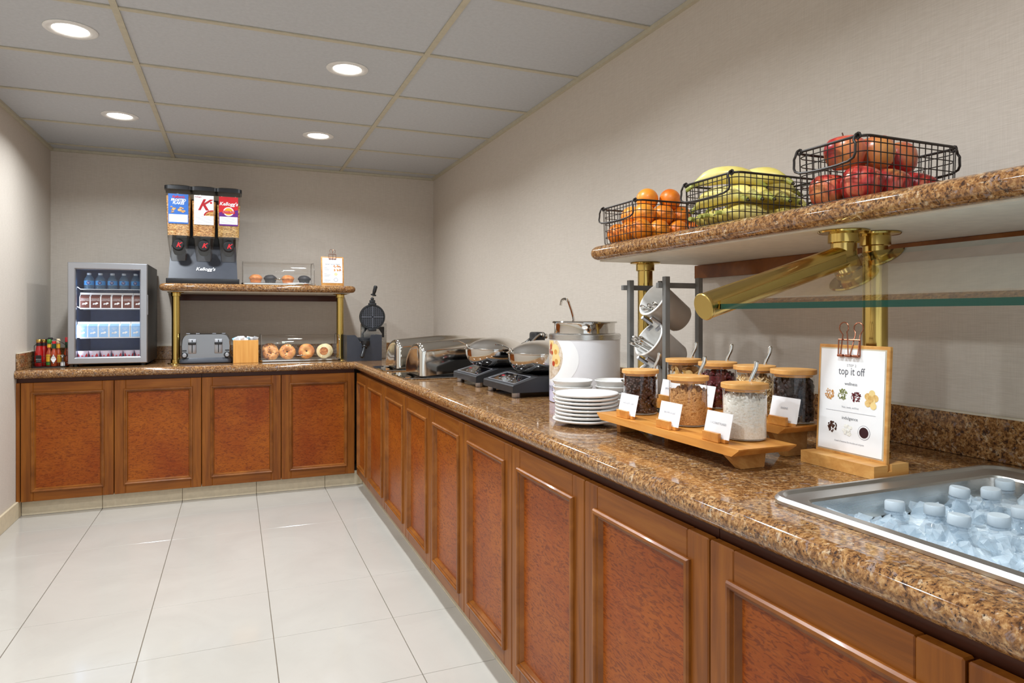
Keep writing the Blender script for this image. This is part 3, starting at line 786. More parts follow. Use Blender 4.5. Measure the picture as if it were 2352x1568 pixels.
for k, x in enumerate(hx):
    h0, h1 = .327, .644
    lo_, hi_ = rrect(.070, .085, .022, 4, x, .135), rrect(.080, .092, .024, 4, x, .135)
    hp = MB().loft([ring(lo_, h0), ring(hi_, h1)], False, False).build('hopper', hop, cd)
    top = h0+(h1-h0)*(.84, .76, .70)[k]
    f = (top-h0)/(h1-h0)
    r_ = [rrect(.067+.010*q*f, .082+.007*q*f, .02, 4, x, .135) for q in (0, .25, .5, .75, 1)]
    c_ = MB().loft([ring(r, h0+.002+(top-h0)*q) for r, q in zip(r_, (0, .25, .5, .75, 1))]); c_.jitter(.002, 90, k)
    tag(c_.build('cereal_fill', flake[k], hp, 60), kind='stuff')
    MB().loft([ring(rrect(.0865,.098,.028,4,x,.135), h1-.004), ring(rrect(.0865,.098,.028,4,x,.135), h1+.02), ring(rrect(.06,.07,.028,4,x,.135), h1+.030)]).build('lid', M['black'], hp)
    ch = MB(); ch.loft([ring(rrect(.068,.072,.012,3,x,.118), h0), ring(rrect(.064,.066,.012,3,x,.122), .275), ring(rrect(.05,.045,.010,3,x,.118), .175), ring(rrect(.047,.036,.010,3,x,.116), .158)])
    chute = ch.build('chute', smoke, cd)
    MB().loft([ring(rrect(.071,.083,.018,4,x,.132), h0-.012), ring(rrect(.0725,.086,.02,4,x,.133), h0+.006)], False, False).build('hopper_collar', M['acrylic'], chute)
    MB().at((x, .150, .235)).cyl((0,-.05,0), .038, .05, 28, 'y').build('portion_wheel', M['black'], chute)
    MB().at((x, .047, .258)).cyl((0,-.052,0), .036, .06, 32, 'y', b=.006).build('knob', M['black'], chute)
    text('K', .044, M['red'], chute, (x+.004, -.0065, .258), shear=.35, bold=.0012)
    # printed card
    yf = .041; cxw, z0, z1 = .0615, .408, .608
    tl = math.atan2(.007, .317)
    def pq(dx, z, e=0): return (x+dx, .050-(z-h0)/(h1-h0)*.007-.0012-e, z)
    def quad(m, x0, x1, za, zb, e=0): m.add([pq(x0,za,e), pq(x1,za,e), pq(x1,zb,e), pq(x0,zb,e)], [(0,1,2,3)])
    card = MB(); quad(card, -cxw, cxw, z0, z1); card.build('product_card', [M['blue'], M['paper'], M['red']][k], hp, 0)
    nut = MB(); quad(nut, -cxw+.004, cxw-.004, z0+.010, z0+.062, .0006); nut.build('nutrition_panel', M['paper'], hp, 0)
    ln = MB()
    for q in range(6): quad(ln, -cxw+.008, cxw-.012-.01*(q % 2), z0+.014+.008*q, z0+.0155+.008*q, .0010)
    ln.build('fine_print', M['ink_l'], hp, 0)
    def wr(s, size, mat, dx, z, sh=0, b=0, sx=1): text(s, size, mat, hp, pq(dx, z, .0014), (PI/2+tl, 0, 0), shear=sh, bold=b, sx=sx)
    if k == 0:
        wr("Kellogg's", .021, M['red'], 0, z1-.020, .25, .0006); wr('FROSTED', .024, M['paper'], 0, z1-.042, .2, .0008, .9); wr('FLAKES', .024, M['paper'], 0, z1-.062, .2, .0008, .9)
        fl_ = MB()
        for q in range(16):
            dx, dz, r = random.uniform(-.045,.045), random.uniform(.072,.118), random.uniform(.006,.013)
            fl_.add([pq(dx+r*math.cos(a), z0+dz+r*.6*math.sin(a), .0008+q*.00002) for a in (.2,1.4,2.4,3.6,4.6,5.6)], [(0,1,2,3,4,5)])
        fl_.build('printed_flakes', flake[0], hp, 0)
    elif k == 1:
        wr("Kellogg's", .012, M['k_red'], -.036, z1-.012, .2)
        wr('K', .105, M['k_red'], -.006, z1-.068, .45, .0025)
        bw = MB()
        pts = [pq(cxw-.062*math.cos(a)-.001, z0+.062+.040*math.sin(a), .0007) for a in [PI/2*q/10 for q in range(11)]] + [pq(cxw-.001, z0+.062, .0007)]
        bw.add(pts, [tuple(range(len(pts)))]); bw.build('printed_bowl', M['k_red'], hp, 0)
        bw = MB()
        pts = [pq(cxw-.052*math.cos(a)-.001, z0+.062+.032*math.sin(a), .0010) for a in [PI/2*q/10 for q in range(11)]] + [pq(cxw-.001, z0+.062, .0010)]
        bw.add(pts, [tuple(range(len(pts)))]); bw.build('printed_flakes', flake[1], hp, 0)
        dsc = MB(); dsc.add([pq(.045+.007*math.cos(2*PI*q/14), z1-.048+.007*math.sin(2*PI*q/14), .0009) for q in range(14)], [tuple(range(14))]); dsc.build('printed_seal', M['red'], hp, 0)
    else:
        pu = MB(); pu.add([pq(-cxw,z0,.0003), pq(cxw,z0,.0003), pq(cxw,z0+.112,.0003), pq(-cxw,z0+.090,.0003)], [(0,1,2,3)]); pu.build('card_lower_field', M['purple'], hp, 0)
        wr("Kellogg's", .033, M['paper'], 0, z1-.050, .25, .0008)
        for rr_, mt, e in ((.034, M['paper'], .0008), (.027, yel, .0011)):
            o_ = MB(); o_.add([pq(rr_*math.cos(2*PI*q/24), z0+.098+rr_*.92*math.sin(2*PI*q/24), e) for q in range(24)], [tuple(range(24))]); o_.build('printed_badge', mt, hp, 0)
        rb = MB(); quad(rb, -.040, .040, z0+.084, z0+.104, .0014); rb.build('printed_ribbon', M['red'], hp, 0)
        wr('LOW FAT', .0165, M['paper'], 0, z0+.094, 0, .0003)

# ================================================================== acrylic display cases
def display_case(name, label, x0, x1, yf, z, h, dp):
    t = thing(name, label, 'display case', ((x0+x1)/2, yf, z)); w = (x1-x0)/2
    MB().loft([ring(rrect(w, dp/2, .02, 4, 0, dp/2), .001), ring(rrect(w+.004, dp/2+.004, .022, 4, 0, dp/2), .004), ring(rrect(w+.004, dp/2+.004, .022, 4, 0, dp/2), .013), ring(rrect(w-.006, dp/2-.006, .016, 4, 0, dp/2), .0135), ring(rrect(w-.010, dp/2-.010, .016, 4, 0, dp/2), .008)]).build('tray', M['chrome'], t)
    r = .075
    pr = [(.004, .014)] + [(.004+r+r*math.cos(a), h-r+r*math.sin(a)) for a in [PI-PI/2*k/8 for k in range(9)]] + [(dp-.004-.03+.03*math.cos(a), h-.03+.03*math.sin(a)) for a in [PI/2-PI/2*k/5 for k in range(6)]] + [(dp-.004, .014)]
    wi = w-.006
    m = MB()
    m.loft([[(-wi, y, zz_) for y, zz_ in pr], [(wi, y, zz_) for y, zz_ in pr]], True, True, False)
    dm = m.build('dome_cover', M['acrylic'], t, 50)
    edge = M['edge_acrylic']
    for s in (-1, 1): MB().tube([(s*wi, y, zz_) for y, zz_ in pr], .0028, 6).build('dome_edge', edge, dm)
    MB().tube([(-wi, .004, .016), (wi, .004, .016)], .002, 6).build('dome_edge', edge, dm)
    MB().tube([(-.030, -.006, .042), (.030, -.006, .042)], .0025, 8).ball((0, -.008, .042), .007, 10, 6).build('handle', M['chrome'], dm)
    return t
M['edge_acrylic'] = m_milky('acrylic_edge', S(120,112,104), .45, .1)
bx0, bx1 = PY(4.99, 598, 820).x, PY(4.99, 784, 820).x-.008
display_case('bagel_case', 'clear bagel display case with chrome tray under the far shelf', bx0, bx1, 4.985, ZT+.0005, .19, .25)
ux0, ux1 = PY(5.06, 556, 640).x, PY(5.06, 724, 640).x
display_case('muffin_case', 'clear muffin display case with chrome tray on the far shelf', ux0, ux1, 5.06, BZ1+.0005, .168, .24)

crust = [m_fruit('bagel_crust', S(176,92,34), S(216,142,66), S(236,182,108), 22, .5), m_fruit('raisin_bagel_crust', S(128,62,26), S(208,138,68), S(234,184,114), 30, .5)]
raisin_m = plain('raisin_bits', S(52,28,24), .5)
def bagel(loc, label, mt, bits, rot):
    t = thing('bagel', label, 'bagel', loc, 0, 'bagels in the display case', rot=rot)
    m = MB(); m.tube([(.031*math.cos(2*PI*k/24), .031*math.sin(2*PI*k/24), 0) for k in range(24)], .0255, 14, True, .78); m.jitter(.003, 30, loc[0]*9)
    m.build('crust', mt, t, 60)
    if bits:
        q = MB()
        for k in range(9):
            a = random.uniform(0, 2*PI); b = random.uniform(.4, 2.6)
            q.ball(((.031+.0255*math.cos(b))*math.cos(a), (.031+.0255*math.cos(b))*math.sin(a), .019*math.sin(b)), .004, 6, 4)
        q.build('raisin_bits', raisin_m, t)
bz = ZT+.009
for px, dy, dz, lab, mt, bits, tilt in ((622, .085, .050, 'raisin bagel at the left end of the case, in front', crust[1], 1, 1.25), (620, .165, .066, 'raisin bagel propped behind another raisin bagel', crust[1], 1, 1.05),
                                        (660, .09, .056, 'browned raisin bagel in the middle of the case', crust[0], 1, 1.25), (704, .095, .058, 'plain golden bagel next to the split muffins', crust[0], 0, 1.30)):
    p = PY(4.985+dy, px, 810)
    bagel((p.x, p.y, bz+dz), lab, mt, bits, (tilt, 0, 0))
em = m_spot('muffin_crumb', S(226,196,140), S(236,214,166), S(244,228,190), 40, .7); ebr = m_spot('muffin_browned', S(140,72,30), S(178,104,52), S(214,156,96), 70, .7)
for dx, dy, lab in ((0, .085, 'pale english muffin with browned face at the end of the bagel case'), (.012, .13, 'english muffin standing behind the front one')):
    p = PY(4.985+dy, 744, 810)
    t = thing('english_muffin', lab, 'english muffin', (p.x+dx, p.y, bz+.056), 0, 'english muffins in the case', rot=(PI/2-.12, 0, -.15))
    m = MB(); m.lathe([(.001,-.012),(.045,-.011),(.052,-.005),(.053,.004),(.048,.012),(.001,.0135)], 28); m.jitter(.0015, 60, dy); m.build('crumb', em, t, 60)
    m = MB(); m.lathe([(.030,.0138),(.001,.0155)], 22, False, True); m.jitter(.001, 80, 2); m.build('browned_face', ebr, t, 60)

mcase = [(plain('pale_paper_cup', S(214,126,60), .6), m_spot('orange_muffin', S(168,92,40), S(204,124,62), S(224,158,92), 60, .6)), (plain('dark_paper_cup', S(58,52,50), .6), m_spot('chocolate_muffin', S(28,24,24), S(44,38,38), S(62,54,52), 60, .6))]
for px, kind, lab in ((587.5, 0, 'orange-brown muffin in ribbed paper at the dispenser end of the case'), (621, 1, 'dark chocolate muffin between two orange muffins'), (661, 0, 'orange-brown muffin between two chocolate muffins'), (699, 1, 'dark chocolate muffin at the clipboard end of the case')):
    p = PY(5.06+.10, px, 645)
    t = thing('muffin', lab, 'muffin', (p.x, p.y, BZ1+.0095), 0, 'muffins in the display case')
    n = 40; rings = []
    for z, r in ((0, .029), (.036, .040)): rings.append([(r*(1+.025*(-1)**i)*math.cos(2*PI*i/n), r*(1+.025*(-1)**i)*math.sin(2*PI*i/n), z) for i in range(n)])
    MB().loft(rings, True, False).build('paper_cup', mcase[kind][0], t, 0)
    m = MB(); m.lathe([(.039,.033),(.046,.040),(.045,.047),(.034,.060),(.018,.068),(.001,.070)], 28); m.jitter(.004, 40, px); m.build('muffin_top', mcase[kind][1], t, 70)

# ================================================================== small menu clipboard on the far shelf
def clip_parts(parent, x, y, z, s=1.0, tilt=0):
    c = MB()
    for zc in (0, .034): c.tube([(x-.028*s, y-.004, z-.017*s+zc*s), (x+.028*s, y-.004, z-.017*s+zc*s)], .0016*s, 6)
    for sx in (-.028, .028): c.tube([(x+sx*s, y-.004, z-.017*s), (x+sx*s, y-.004, z+.017*s)], .0014*s, 6)
    o = c.build('binder_clip', M['copper'], parent)
    c = MB()
    for sx in (-.020, .0, .020): c.tube([(x+(sx-.007)*s, y-.006, z-.018*s), (x+(sx+.007)*s, y-.006, z-.018*s)], .003*s, 8)
    c.build('clip_hinge', M['copper'], o)
    for cx_, dy in ((-.010, -.010), (.014, .006)):
        l = MB()
        pts = [(x+(cx_-.010)*s, y-.006, z-.018*s), (x+(cx_-.006)*s, y+dy*s*.6, z+.028*s)]
        pts += [(x+(cx_+.012*math.cos(a))*s, y+dy*s, z+(.043+.012*math.sin(a))*s) for a in [1.27*PI-1.54*PI*k/12 for k in range(13)]]
        pts += [(x+(cx_+.006)*s, y+dy*s*.6, z+.028*s), (x+(cx_+.010)*s, y-.006, z-.018*s)]
        l.tube(pts, .0013*s, 6); l.build('clip_lever', M['copper'], o)
    return o
def blob(cx, cz, r, y, n, mt, parent, name, seed, rb=.2):
    rnd = random.Random(seed); m = MB()
    for k in range(n):
        a = rnd.uniform(0, 2*PI); d = r*math.sqrt(rnd.random()); q = r*rnd.uniform(rb*.6, rb*1.3); th = rnd.uniform(0, PI)
        pts = []
        for i in range(6):
            b_ = 2*PI*i/6; u, v = q*math.cos(b_), q*.6*math.sin(b_)
            pts.append((cx+d*math.cos(a)+u*math.cos(th)-v*math.sin(th), y-.0004-k*.00001, cz+d*math.sin(a)+u*math.sin(th)+v*math.cos(th)))
        m.add(pts, [tuple(range(6))])
    return m.build(name, mt, parent, 0)
def disc(cx, cz, r, y, mt, parent, name, n=18):
    m = MB(); m.add([(cx+r*math.cos(2*PI*i/n), y, cz+r*math.sin(2*PI*i/n)) for i in range(n)], [tuple(range(n))]); return m.build(name, mt, parent, 0)
p0, p1 = PY(5.12, 738, 650), PY(5.12, 790, 650)
w = (p1.x-p0.x)/2
t = thing('menu_clipboard', 'small oak clipboard with a printed menu on the far shelf', 'clipboard', ((p0.x+p1.x)/2, 5.12, BZ1+.0005), rot=(-.10, 0, 0))
HB = .222
MB().box(-w, w, 0, .008, 0, HB, .002).build('board', M['oak'], t)
MB().box(-w+.01, w-.01, -.001, -.0002, .026, HB-.008).build('menu_sheet', M['paper'], t, 0)
text('select your base', .017, M['ink'], t, (0, -.0016, HB-.055), sx=.95)
for k, z in enumerate((.135, .088, .048)):
    for q in range(3): MB().box(-w+.022, -w+.022+(.02, .045, .036)[q], -.0016, -.0012, z-.008*q+.004, z-.008*q+.0062).build('fine_print', M['ink_l'], t, 0)
for q in range(6): blob(.018+.019*(q % 3)*1.0-.002, .150-.026*(q//3), .008, -.0014, 10, [crust[0], crust[1], ebr][q % 3], t, 'printed_food', q, .5)
disc(.024, .092, .012, -.0014, em, t, 'printed_bowl'); disc(.024, .050, .015, -.0014, M['ink_l'], t, 'printed_bowl'); disc(.024, .050, .012, -.0018, M['paper'], t, 'printed_bowl')
clip_parts(t, 0, 0, HB+.002, .95)

# ================================================================== toaster
tx = (PY(5.0, 413, 830).x+PY(5.0, 532, 830).x)/2
t = thing('toaster', 'four-slot brushed steel toaster beside the brass post', 'toaster', (tx, 4.995, ZT+.0005))
hw = .158
MB().loft([ring(rrect(hw+.004, .135, .03, 4, 0, .135), .001), ring(rrect(hw+.008, .142, .034, 4, 0, .135), .008), ring(rrect(hw+.006, .140, .034, 4, 0, .135), .026), ring(rrect(hw-.008, .130, .03, 4, 0, .135), .040)]).build('base', M['slate'], t)
pr = [(-hw+.010, .038), (-hw+.006, .12), (-hw+.010, .160)] + [(-hw+.012+.045-.045*math.cos(a), .160+.040*math.sin(a)) for a in [PI/2*k/6 for k in range(1, 7)]]
pr = pr + [(-x, z) for x, z in reversed(pr)]
m = MB(); m.loft([[(x*.97, .006, .038+(z-.038)*.98) for x, z in pr], [(x, .012, z) for x, z in pr], [(x, .258, z) for x, z in pr], [(x*.97, .264, .038+(z-.038)*.98) for x, z in pr]])
m.build('steel_housing', M['toast'], t, 35)
for sx in (-1, 1):
    cx = sx*.081-.004
    pl = MB().box(cx-.025, cx+.025, .0005, .008, .068, .166, .006).build('lever_plate', M['alu'], t)
    MB().box(cx-.003, cx+.003, -.0008, .001, .074, .16).build('lever_slot', M['black'], pl, 0)
    MB().box(cx-.024, cx+.024, -.020, 0, .128, .146, .004).build('lever', M['black'], pl)
    MB().box(sx*.132-.013, sx*.132+.013, .002, .008, .084, .093, .003).build('button', M['black'], t)
    MB().at((sx*.131, .008, .058)).cyl((0,-.016,0), .0205, .016, 24, 'y', b=.002).build('dial_ring', M['black'], t)
    MB().at((sx*.131, -.007, .058)).cyl((0,-.008,0), .0135, .009, 24, 'y', b=.002).build('dial', M['alu'], t)
    for dx in (-.032, .028): MB().box(sx*.081+dx-.012, sx*.081+dx+.012, .05, .22, .1995, .204, .001, 1).build('slot_guide', M['alu'], t, 0)

# ================================================================== bamboo box with sugar packets
x0, x1 = PY(4.95, 535.5, 830).x, PY(4.95, 593.5, 830).x
w = (x1-x0)/2; hb = .156
t = thing('bamboo_box', 'square bamboo box filled with sugar packets', 'box', ((x0+x1)/2, 4.95, ZT+.0005))
for a in ((-w, w, 0, .008), (-w, w, 2*w-.008, 2*w), (-w, -w+.008, .008, 2*w-.008), (w-.008, w, .008, 2*w-.008)):
    MB().box(a[0], a[1], a[2], a[3], 0, hb, .0012, 1).build('side_board', M['bamboo'], t, 0)
MB().box(-w+.008, w-.008, .008, 2*w-.008, .01, .02).build('bottom_board', M['bamboo'], t, 0)
pk = [M['paper'], plain('light_blue_packet', S(150,200,222), .5), plain('pale_grey_packet', S(206,212,220), .5)]
pmes = []
for q in pk: pmes.append(MB().box(-.016, .016, -.0015, .0015, 0, .058, .001, 1).box(-.017, .017, -.0004, .0004, -.003, .061).mesh('sugar_packet', q, 0))
cen = Vector(((x0+x1)/2, 4.95+w, ZT))
for k in range(22):
    i = random.choice((0, 0, 0, 1, 2)); lx = -w+.022+(2*w-.044)*((k*7) % 22)/21; ly = random.uniform(-w+.022, w-.022)
    o = link('sugar_packet', pmes[i], None, cen+Vector((lx, ly, .108+random.uniform(0,.014))), (random.uniform(-.45,.45), random.uniform(-.5,.5), random.uniform(-.6,.6)))
    tag(o, ['white paper sugar packet sticking out of the bamboo box', 'light blue sweetener packet sticking out of the bamboo box', 'pale grey sweetener packet sticking out of the bamboo box'][i], 'sugar packet', 'packets in the bamboo box')

# ================================================================== waffle maker in the corner
wy = 4.86
wx = lambda px: PY(wy, px, 800).x-.87
wz = lambda py, px=840: PY(wy, px, py).z-ZT
t = thing('waffle_maker', 'black flip waffle maker standing open in the counter corner', 'waffle maker', (.87, wy, ZT+.0005))
xa, xb = wx(797), wx(877)
def sm(p, q, n=6): return [(p[0]+(q[0]-p[0])*k/n, p[1]+(q[1]-p[1])*(3*(k/n)**2-2*(k/n)**3)) for k in range(n+1)]
top = .185
out = [(xa, 0), (xb, 0), (xb, top), (wx(853), top)] + sm((wx(853), top), (wx(847), .125)) + sm((wx(832), .122), (wx(815), top)) + [(xa, top)]
MB().prism(out, 0, .012, 'xz').build('front_panel', M['slate'], t, 0)
for x in (xa, xb-.012): MB().box(x, x+.012, .012, .24, 0, top, .001, 1).build('side_panel', M['slate'], t, 0)
MB().box(xa+.012, xb-.012, .012, .24, .004, .02).build('floor_plate', M['black'], t, 0)
MB().box(wx(842), wx(903), .23, .25, .0, wz(744), .002, 1).build('back_panel', M['steel'], t, 0)
MB().box(wx(850), wx(897), .222, .231, .16, wz(752), .002, 1).build('control_panel', M['black'], t, 0)
ccx, ccz, cr = wx(865), wz(728), .090
# lower iron lying in the housing, seen edge-on through the notch
MB().at((wx(842), .11, .150)).lathe([(.084,-.014),(.090,-.010),(.090,.010),(.084,.014)], 36).build('lower_iron', M['blackm'], t)
MB().at((wx(840), 0, .128)).lathe([(.024,-.02),(.03,-.01),(.03,.016),(.02,.02)], 24).build('pivot_collar', M['black'], t)
gx_, gz_ = wx(838), .115
pth = [Vector((gx_, -.012, gz_)), Vector((wx(826), -.085, .028))]
dv = (pth[1]-pth[0])
MB().tube([pth[0]-dv*.25, pth[0]+dv*.2], .006, 10).build('handle_rod', M['chrome'], t)
MB().tube([pth[0]+dv*k for k in (.12, .14, .2, .24, .5, .92, .98)], [.013, .019, .019, .010, .0125, .014, .009], 14).build('handle', M['black'], t)
# upper iron, open and upright with waffle grid
yq = .16
ir = MB()
ir.at((ccx, yq, ccz), (PI/2, 0, 0)).lathe([(.086,-.030),(.094,-.022),(.094,.008),(.084,.008),(.082,.000),(.001,.000)], 44)
ui = ir.build('upper_iron', M['blackm'], t)
gr = MB()
for s in (0, 1):
    L = .081
    gr.box(*( (ccx-.005, ccx+.005) if s else (ccx-L, ccx+L)), yq-.009, yq, *((ccz-L, ccz+L) if s else (ccz-.005, ccz+.005)))
for q in (-.072, -.058, -.044, -.030, -.016, .016, .030, .044, .058, .072):
    L = math.sqrt(max(.0001, .081**2-q*q))
    gr.box(ccx+q-.0022, ccx+q+.0022, yq-.006, yq, ccz-L, ccz+L); gr.box(ccx-L, ccx+L, yq-.006, yq, ccz+q-.0022, ccz+q+.0022)
gr.build('waffle_grid', plain('iron_grid', S(84,86,94), .34), ui, 0)  # ridges paler than the plate, a highlight put into their colour
MB().box(ccx-.028, ccx+.028, yq-.012, yq+.02, ccz-.105, ccz-.085, .003).build('hinge_block', M['blackm'], t)
MB().loft([[(ccx-.06,yq+.02,ccz-.125),(ccx+.075,yq+.02,ccz-.125),(ccx+.075,yq+.028,ccz-.125),(ccx-.06,yq+.028,ccz-.125)], [(ccx-.035,yq+.02,ccz-.09),(ccx+.05,yq+.02,ccz-.09),(ccx+.05,yq+.028,ccz-.09),(ccx-.035,yq+.028,ccz-.09)]]).box(ccx-.06, ccx+.075, yq+.02, yq+.028, top-.03, ccz-.125).build('support_plate', M['steel'], t, 0)
MB().box(ccx-.028, ccx+.028, yq-.010, yq+.018, ccz+.086, ccz+.104, .003).box(ccx-.020, ccx+.020, yq-.008, yq+.015, ccz+.104, ccz+.126, .003).ball((ccx, yq+.004, ccz+.134), .013, 14, 8).build('handle_mount', M['blackm'], t)
h0 = Vector((ccx, yq+.004, ccz+.13)); h1 = Vector((ccx+.022, yq-.02, ccz+.232))
dv = h1-h0
MB().tube([h0, h0+dv*.4], .0055, 10).build('handle_rod', M['chrome'], t)
MB().tube([h0+dv*k for k in (.28, .30, .36, .40, .6, .93, 1.0)], [.014, .021, .021, .010, .0135, .0145, .010], 14).build('handle', M['black'], t)
M['lid_steel'] = m_metal('polished_lid_steel', S(216,212,204), .09)
# ================================================================== hinged rectangular chafers on the side worktop
def chafer(yc, label):
    t = thing('rectangular_chafer', label, 'chafing dish', (.80, yc, ZT+.0005))
    L, w, h = .70, .168, .172
    MB().loft([ring(rrect(L/2, .195, .05, 6, L/2, 0), 0), ring(rrect(L/2+.003, .198, .052, 6, L/2, 0), .004), ring(rrect(L/2, .195, .05, 6, L/2, 0), .007), ring(rrect(L/2-.012, .183, .044, 6, L/2, 0), .0055)]).build('base_tray', M['chrome'], t)
    MB().loft([ring(rrect(.27, .165, .03, 5, .365, 0), .0065), ring(rrect(.27, .165, .03, 5, .365, 0), .011)]).build('heating_plate', M['black'], t)
    MB().loft([ring(rrect(.255, .150, .04, 5, .37, 0), .012), ring(rrect(.262, .158, .04, 5, .37, 0), .05), ring(rrect(.268, .164, .04, 5, .37, 0), .056)]).build('water_pan', M['chrome'], t)
    sec = [(-w, 0), (-w, .06), (-w, .118)] + [(-w+.050-.050*math.cos(q), .118+.054*math.sin(q)) for q in [PI/2*k/8 for k in range(1, 9)]]
    sec += [(-w+.050+(2*w-.050)*math.sin(q)**.95, .172*math.cos(q)**.85) for q in [PI/2*k/14 for k in range(1, 14)]] + [(w, 0)]
    def arch(x, s, sz):
        z0 = .014+.05*max(0, (x-.12))/.55
        return [(x, -.03+(y+.03)*s, z0+zz_*sz) for y, zz_ in sec]
    prof = [(.082,.001,.001),(.081,.45,.45),(.078,.80,.80),(.076,.86,.86),(.0765,.90,.905),(.080,.945,.955),(.087,.975,.982),(.098,.993,.996),(.112,1,1),(.20,1,1),(.34,1,.99),(.44,.985,.95),(.51,.965,.88),(.56,.93,.76),(.60,.86,.58),(.615,.80,.40),(.618,.5,.2),(.618,.001,.001)]
    m = MB(); m.loft([arch(*p) for p in prof], False, False, False); m.build('lid', M['lid_steel'], t, 60)
    MB().box(.60, .65, -.05, .05, .012, .09, .006).build('hinge_block', M['black'], t)
    return t
chafer(3.525, 'polished steel roll-top chafer beside the round pans')
chafer(4.06, 'polished steel roll-top chafer beside the waffle maker')

# ================================================================== induction cookers with round lidded pans
def cooker(yc, label, plabel, pc):
    t = thing('induction_cooker', label, 'induction cooker', (1.005, yc, ZT+.0005))
    pr = [(0,.021),(0,.047),(.004,.051),(.105,.080),(.40,.080),(.404,.076),(.404,.021)]
    MB().prism(pr, -.168, .168, 'xz').build('housing', M['blackm'], t, 0)
    a = math.atan2(.029, .101)
    q = lambda u, v, e: (.004+u*math.cos(a)-e*math.sin(a), v, .051+u*math.sin(a)+e*math.cos(a))
    cp = MB(); cp.add([q(.012,-.145,.0008), q(.095,-.125,.0008), q(.095,.125,.0008), q(.012,.145,.0008)], [(0,1,2,3)])
    panel = cp.build('control_panel', plain('gloss_black', S(16,16,20), .08, coat=.5), t, 0)
    bd = MB()
    for (u0, v0), (u1, v1) in (((.012,-.145),(.095,-.125)), ((.095,-.125),(.095,.125)), ((.095,.125),(.012,.145)), ((.012,.145),(.012,-.145))):
        bd.tube([q(u0,v0,.001), q(u1,v1,.001)], .0011, 5)
    bd.build('panel_border', M['ink_l'], panel)
    pr_ = MB()
    for k in range(7): pr_.add([q(.03+.018*(k % 3), -.075+.022*k, .0014), q(.036+.018*(k % 3), -.075+.022*k, .0014), q(.036+.018*(k % 3), -.063+.022*k, .0014), q(.03+.018*(k % 3), -.063+.022*k, .0014)], [(0,1,2,3)])
    tag(pr_.build('key_print', M['ink_l'], panel, 0), kind='stuff')
    dsp = MB(); dsp.add([q(.056,.075,.0014), q(.066,.075,.0014), q(.066,.102,.0014), q(.056,.102,.0014)], [(0,1,2,3)]); dsp.build('display', M['k_red'], panel, 0)
    MB().box(.115, .395, -.15, .15, .080, .0835, .001, 1).build('glass_top', plain('black_ceramic_glass', S(14,14,16), .1, coat=.5), t, 0)
    for x in (.028, .375):
        for y in (-.135, .135): MB().at((x, y, 0)).lathe([(.017,0),(.018,.002),(.018,.0215)], 22).build('foot', M['alu'], t)
    p = thing('round_chafer', plabel, 'chafing dish', (pc, yc, ZT+.0845))
    r = .150
    MB().lathe([(.090,.001),(.104,.004),(.124,.016),(.140,.036),(.1465,.056),(.1475,.080),(.155,.0825),(.155,.0848),(.147,.0838),(.143,.08),(.122,.03),(.09,.008)], 56, True, True).build('pan', M['chrome'], p)
    lid = MB().lathe([(.148,.0848),(.149,.0870),(.144,.0895),(.126,.1030),(.100,.1170),(.066,.1290),(.03,.1350),(.001,.1362)], 56, False, True).build('lid', M['steel_p'], p, 60)
    MB().tube([(-.135,0,.096),(-.150,0,.101),(-.168,0,.112),(-.188,0,.120),(-.208,0,.1215),(-.214,0,.1205)], [.004,.005,.006,.007,.008,.006], 10, False, .35).ball((-.146, 0, .097), .009, 12, 8).build('lid_handle', M['chrome'], lid)
    hb = MB().box(.192, .246, -.042, .042, .105, .160, .010).build('hinge_block', M['black'], p)
    MB().box(.205, .232, -.016, .016, -.0005, .097, .004).build('hinge_post', M['chrome'], hb)
    MB().tube([(.140,-.03,.094),(.170,-.032,.108),(.196,-.046,.138),(.215,-.047,.150),(.226,-.047,.142)], .0060, 8).ball((.224,-.048,.146), .011, 12, 8).build('hinge_bracket', M['chrome'], hb)
    MB().tube([(.140,.03,.094),(.170,.032,.108),(.200,.044,.126)], .0055, 8).ball((.252,-.03,.140), .013, 12, 8).build('hinge_arm', M['chrome'], hb)
M['steel_p'] = m_metal('satin_lid_steel', S(226,223,218), .2)
cooker(3.03, 'black induction cooker on steel feet beside the rectangular chafers', 'round lidded steel chafer next to the rectangular chafers', 1.166)
cooker(2.595, 'black induction cooker on steel feet beside the soup warmer', 'round lidded steel chafer partly hidden by the soup warmer', 1.211)

# ================================================================== soup warmer with printed white wrap
scx, scy, R0 = 1.237, 2.27, .1345
t = thing('soup_warmer', 'white wrapped soup warmer kettle with food print and steel rim', 'warmer', (scx, scy, ZT+.0005))
warm_w = plain('white_wrap', S(226,224,226), .28, vary=.015)
MB().lathe([(R0-.004,0),(R0,.003),(R0,.236)], 128, True, False).build('wrapped_body', warm_w, t)
MB().lathe([(R0-.004,.234),(R0+.0025,.236),(R0+.0025,.254),(R0-.002,.258),(.118,.2585)], 64, False, False).build('top_band', M['steel'], t)
pot = MB().lathe([(.116,.255),(.116,.293),(.118,.296),(.124,.297),(.124,.2995),(.118,.300),(.112,.298)], 56, False, False).build('inner_pot', M['chrome'], t)
MB().lathe([(.114,.297),(.125,.3005),(.122,.304),(.09,.3065),(.001,.307)], 48, False, True).build('pot_lid', M['chrome'], t)
phi0 = math.atan2(-scy, -scx)           # direction that faces the aisle corner
def cpt(s, z, e): 
    a = phi0 + s/R0
    return ((R0+e)*math.cos(a), (R0+e)*math.sin(a), z)
def cdisc(s, z, rs, rz_, e, mat, name, n=48, m_=18, cut=None):
    b = MB(); rings = []
    for k in range(m_+1):
        f = max(k/m_, .001); rings.append([cpt(s+rs*f*math.cos(2*PI*i/n), min(max(z+rz_*f*math.sin(2*PI*i/n), .002), .232), e) for i in range(n)])
    b.loft(rings, True, False); return b.build(name, mat, t, 60)
LS = -R0*1.40
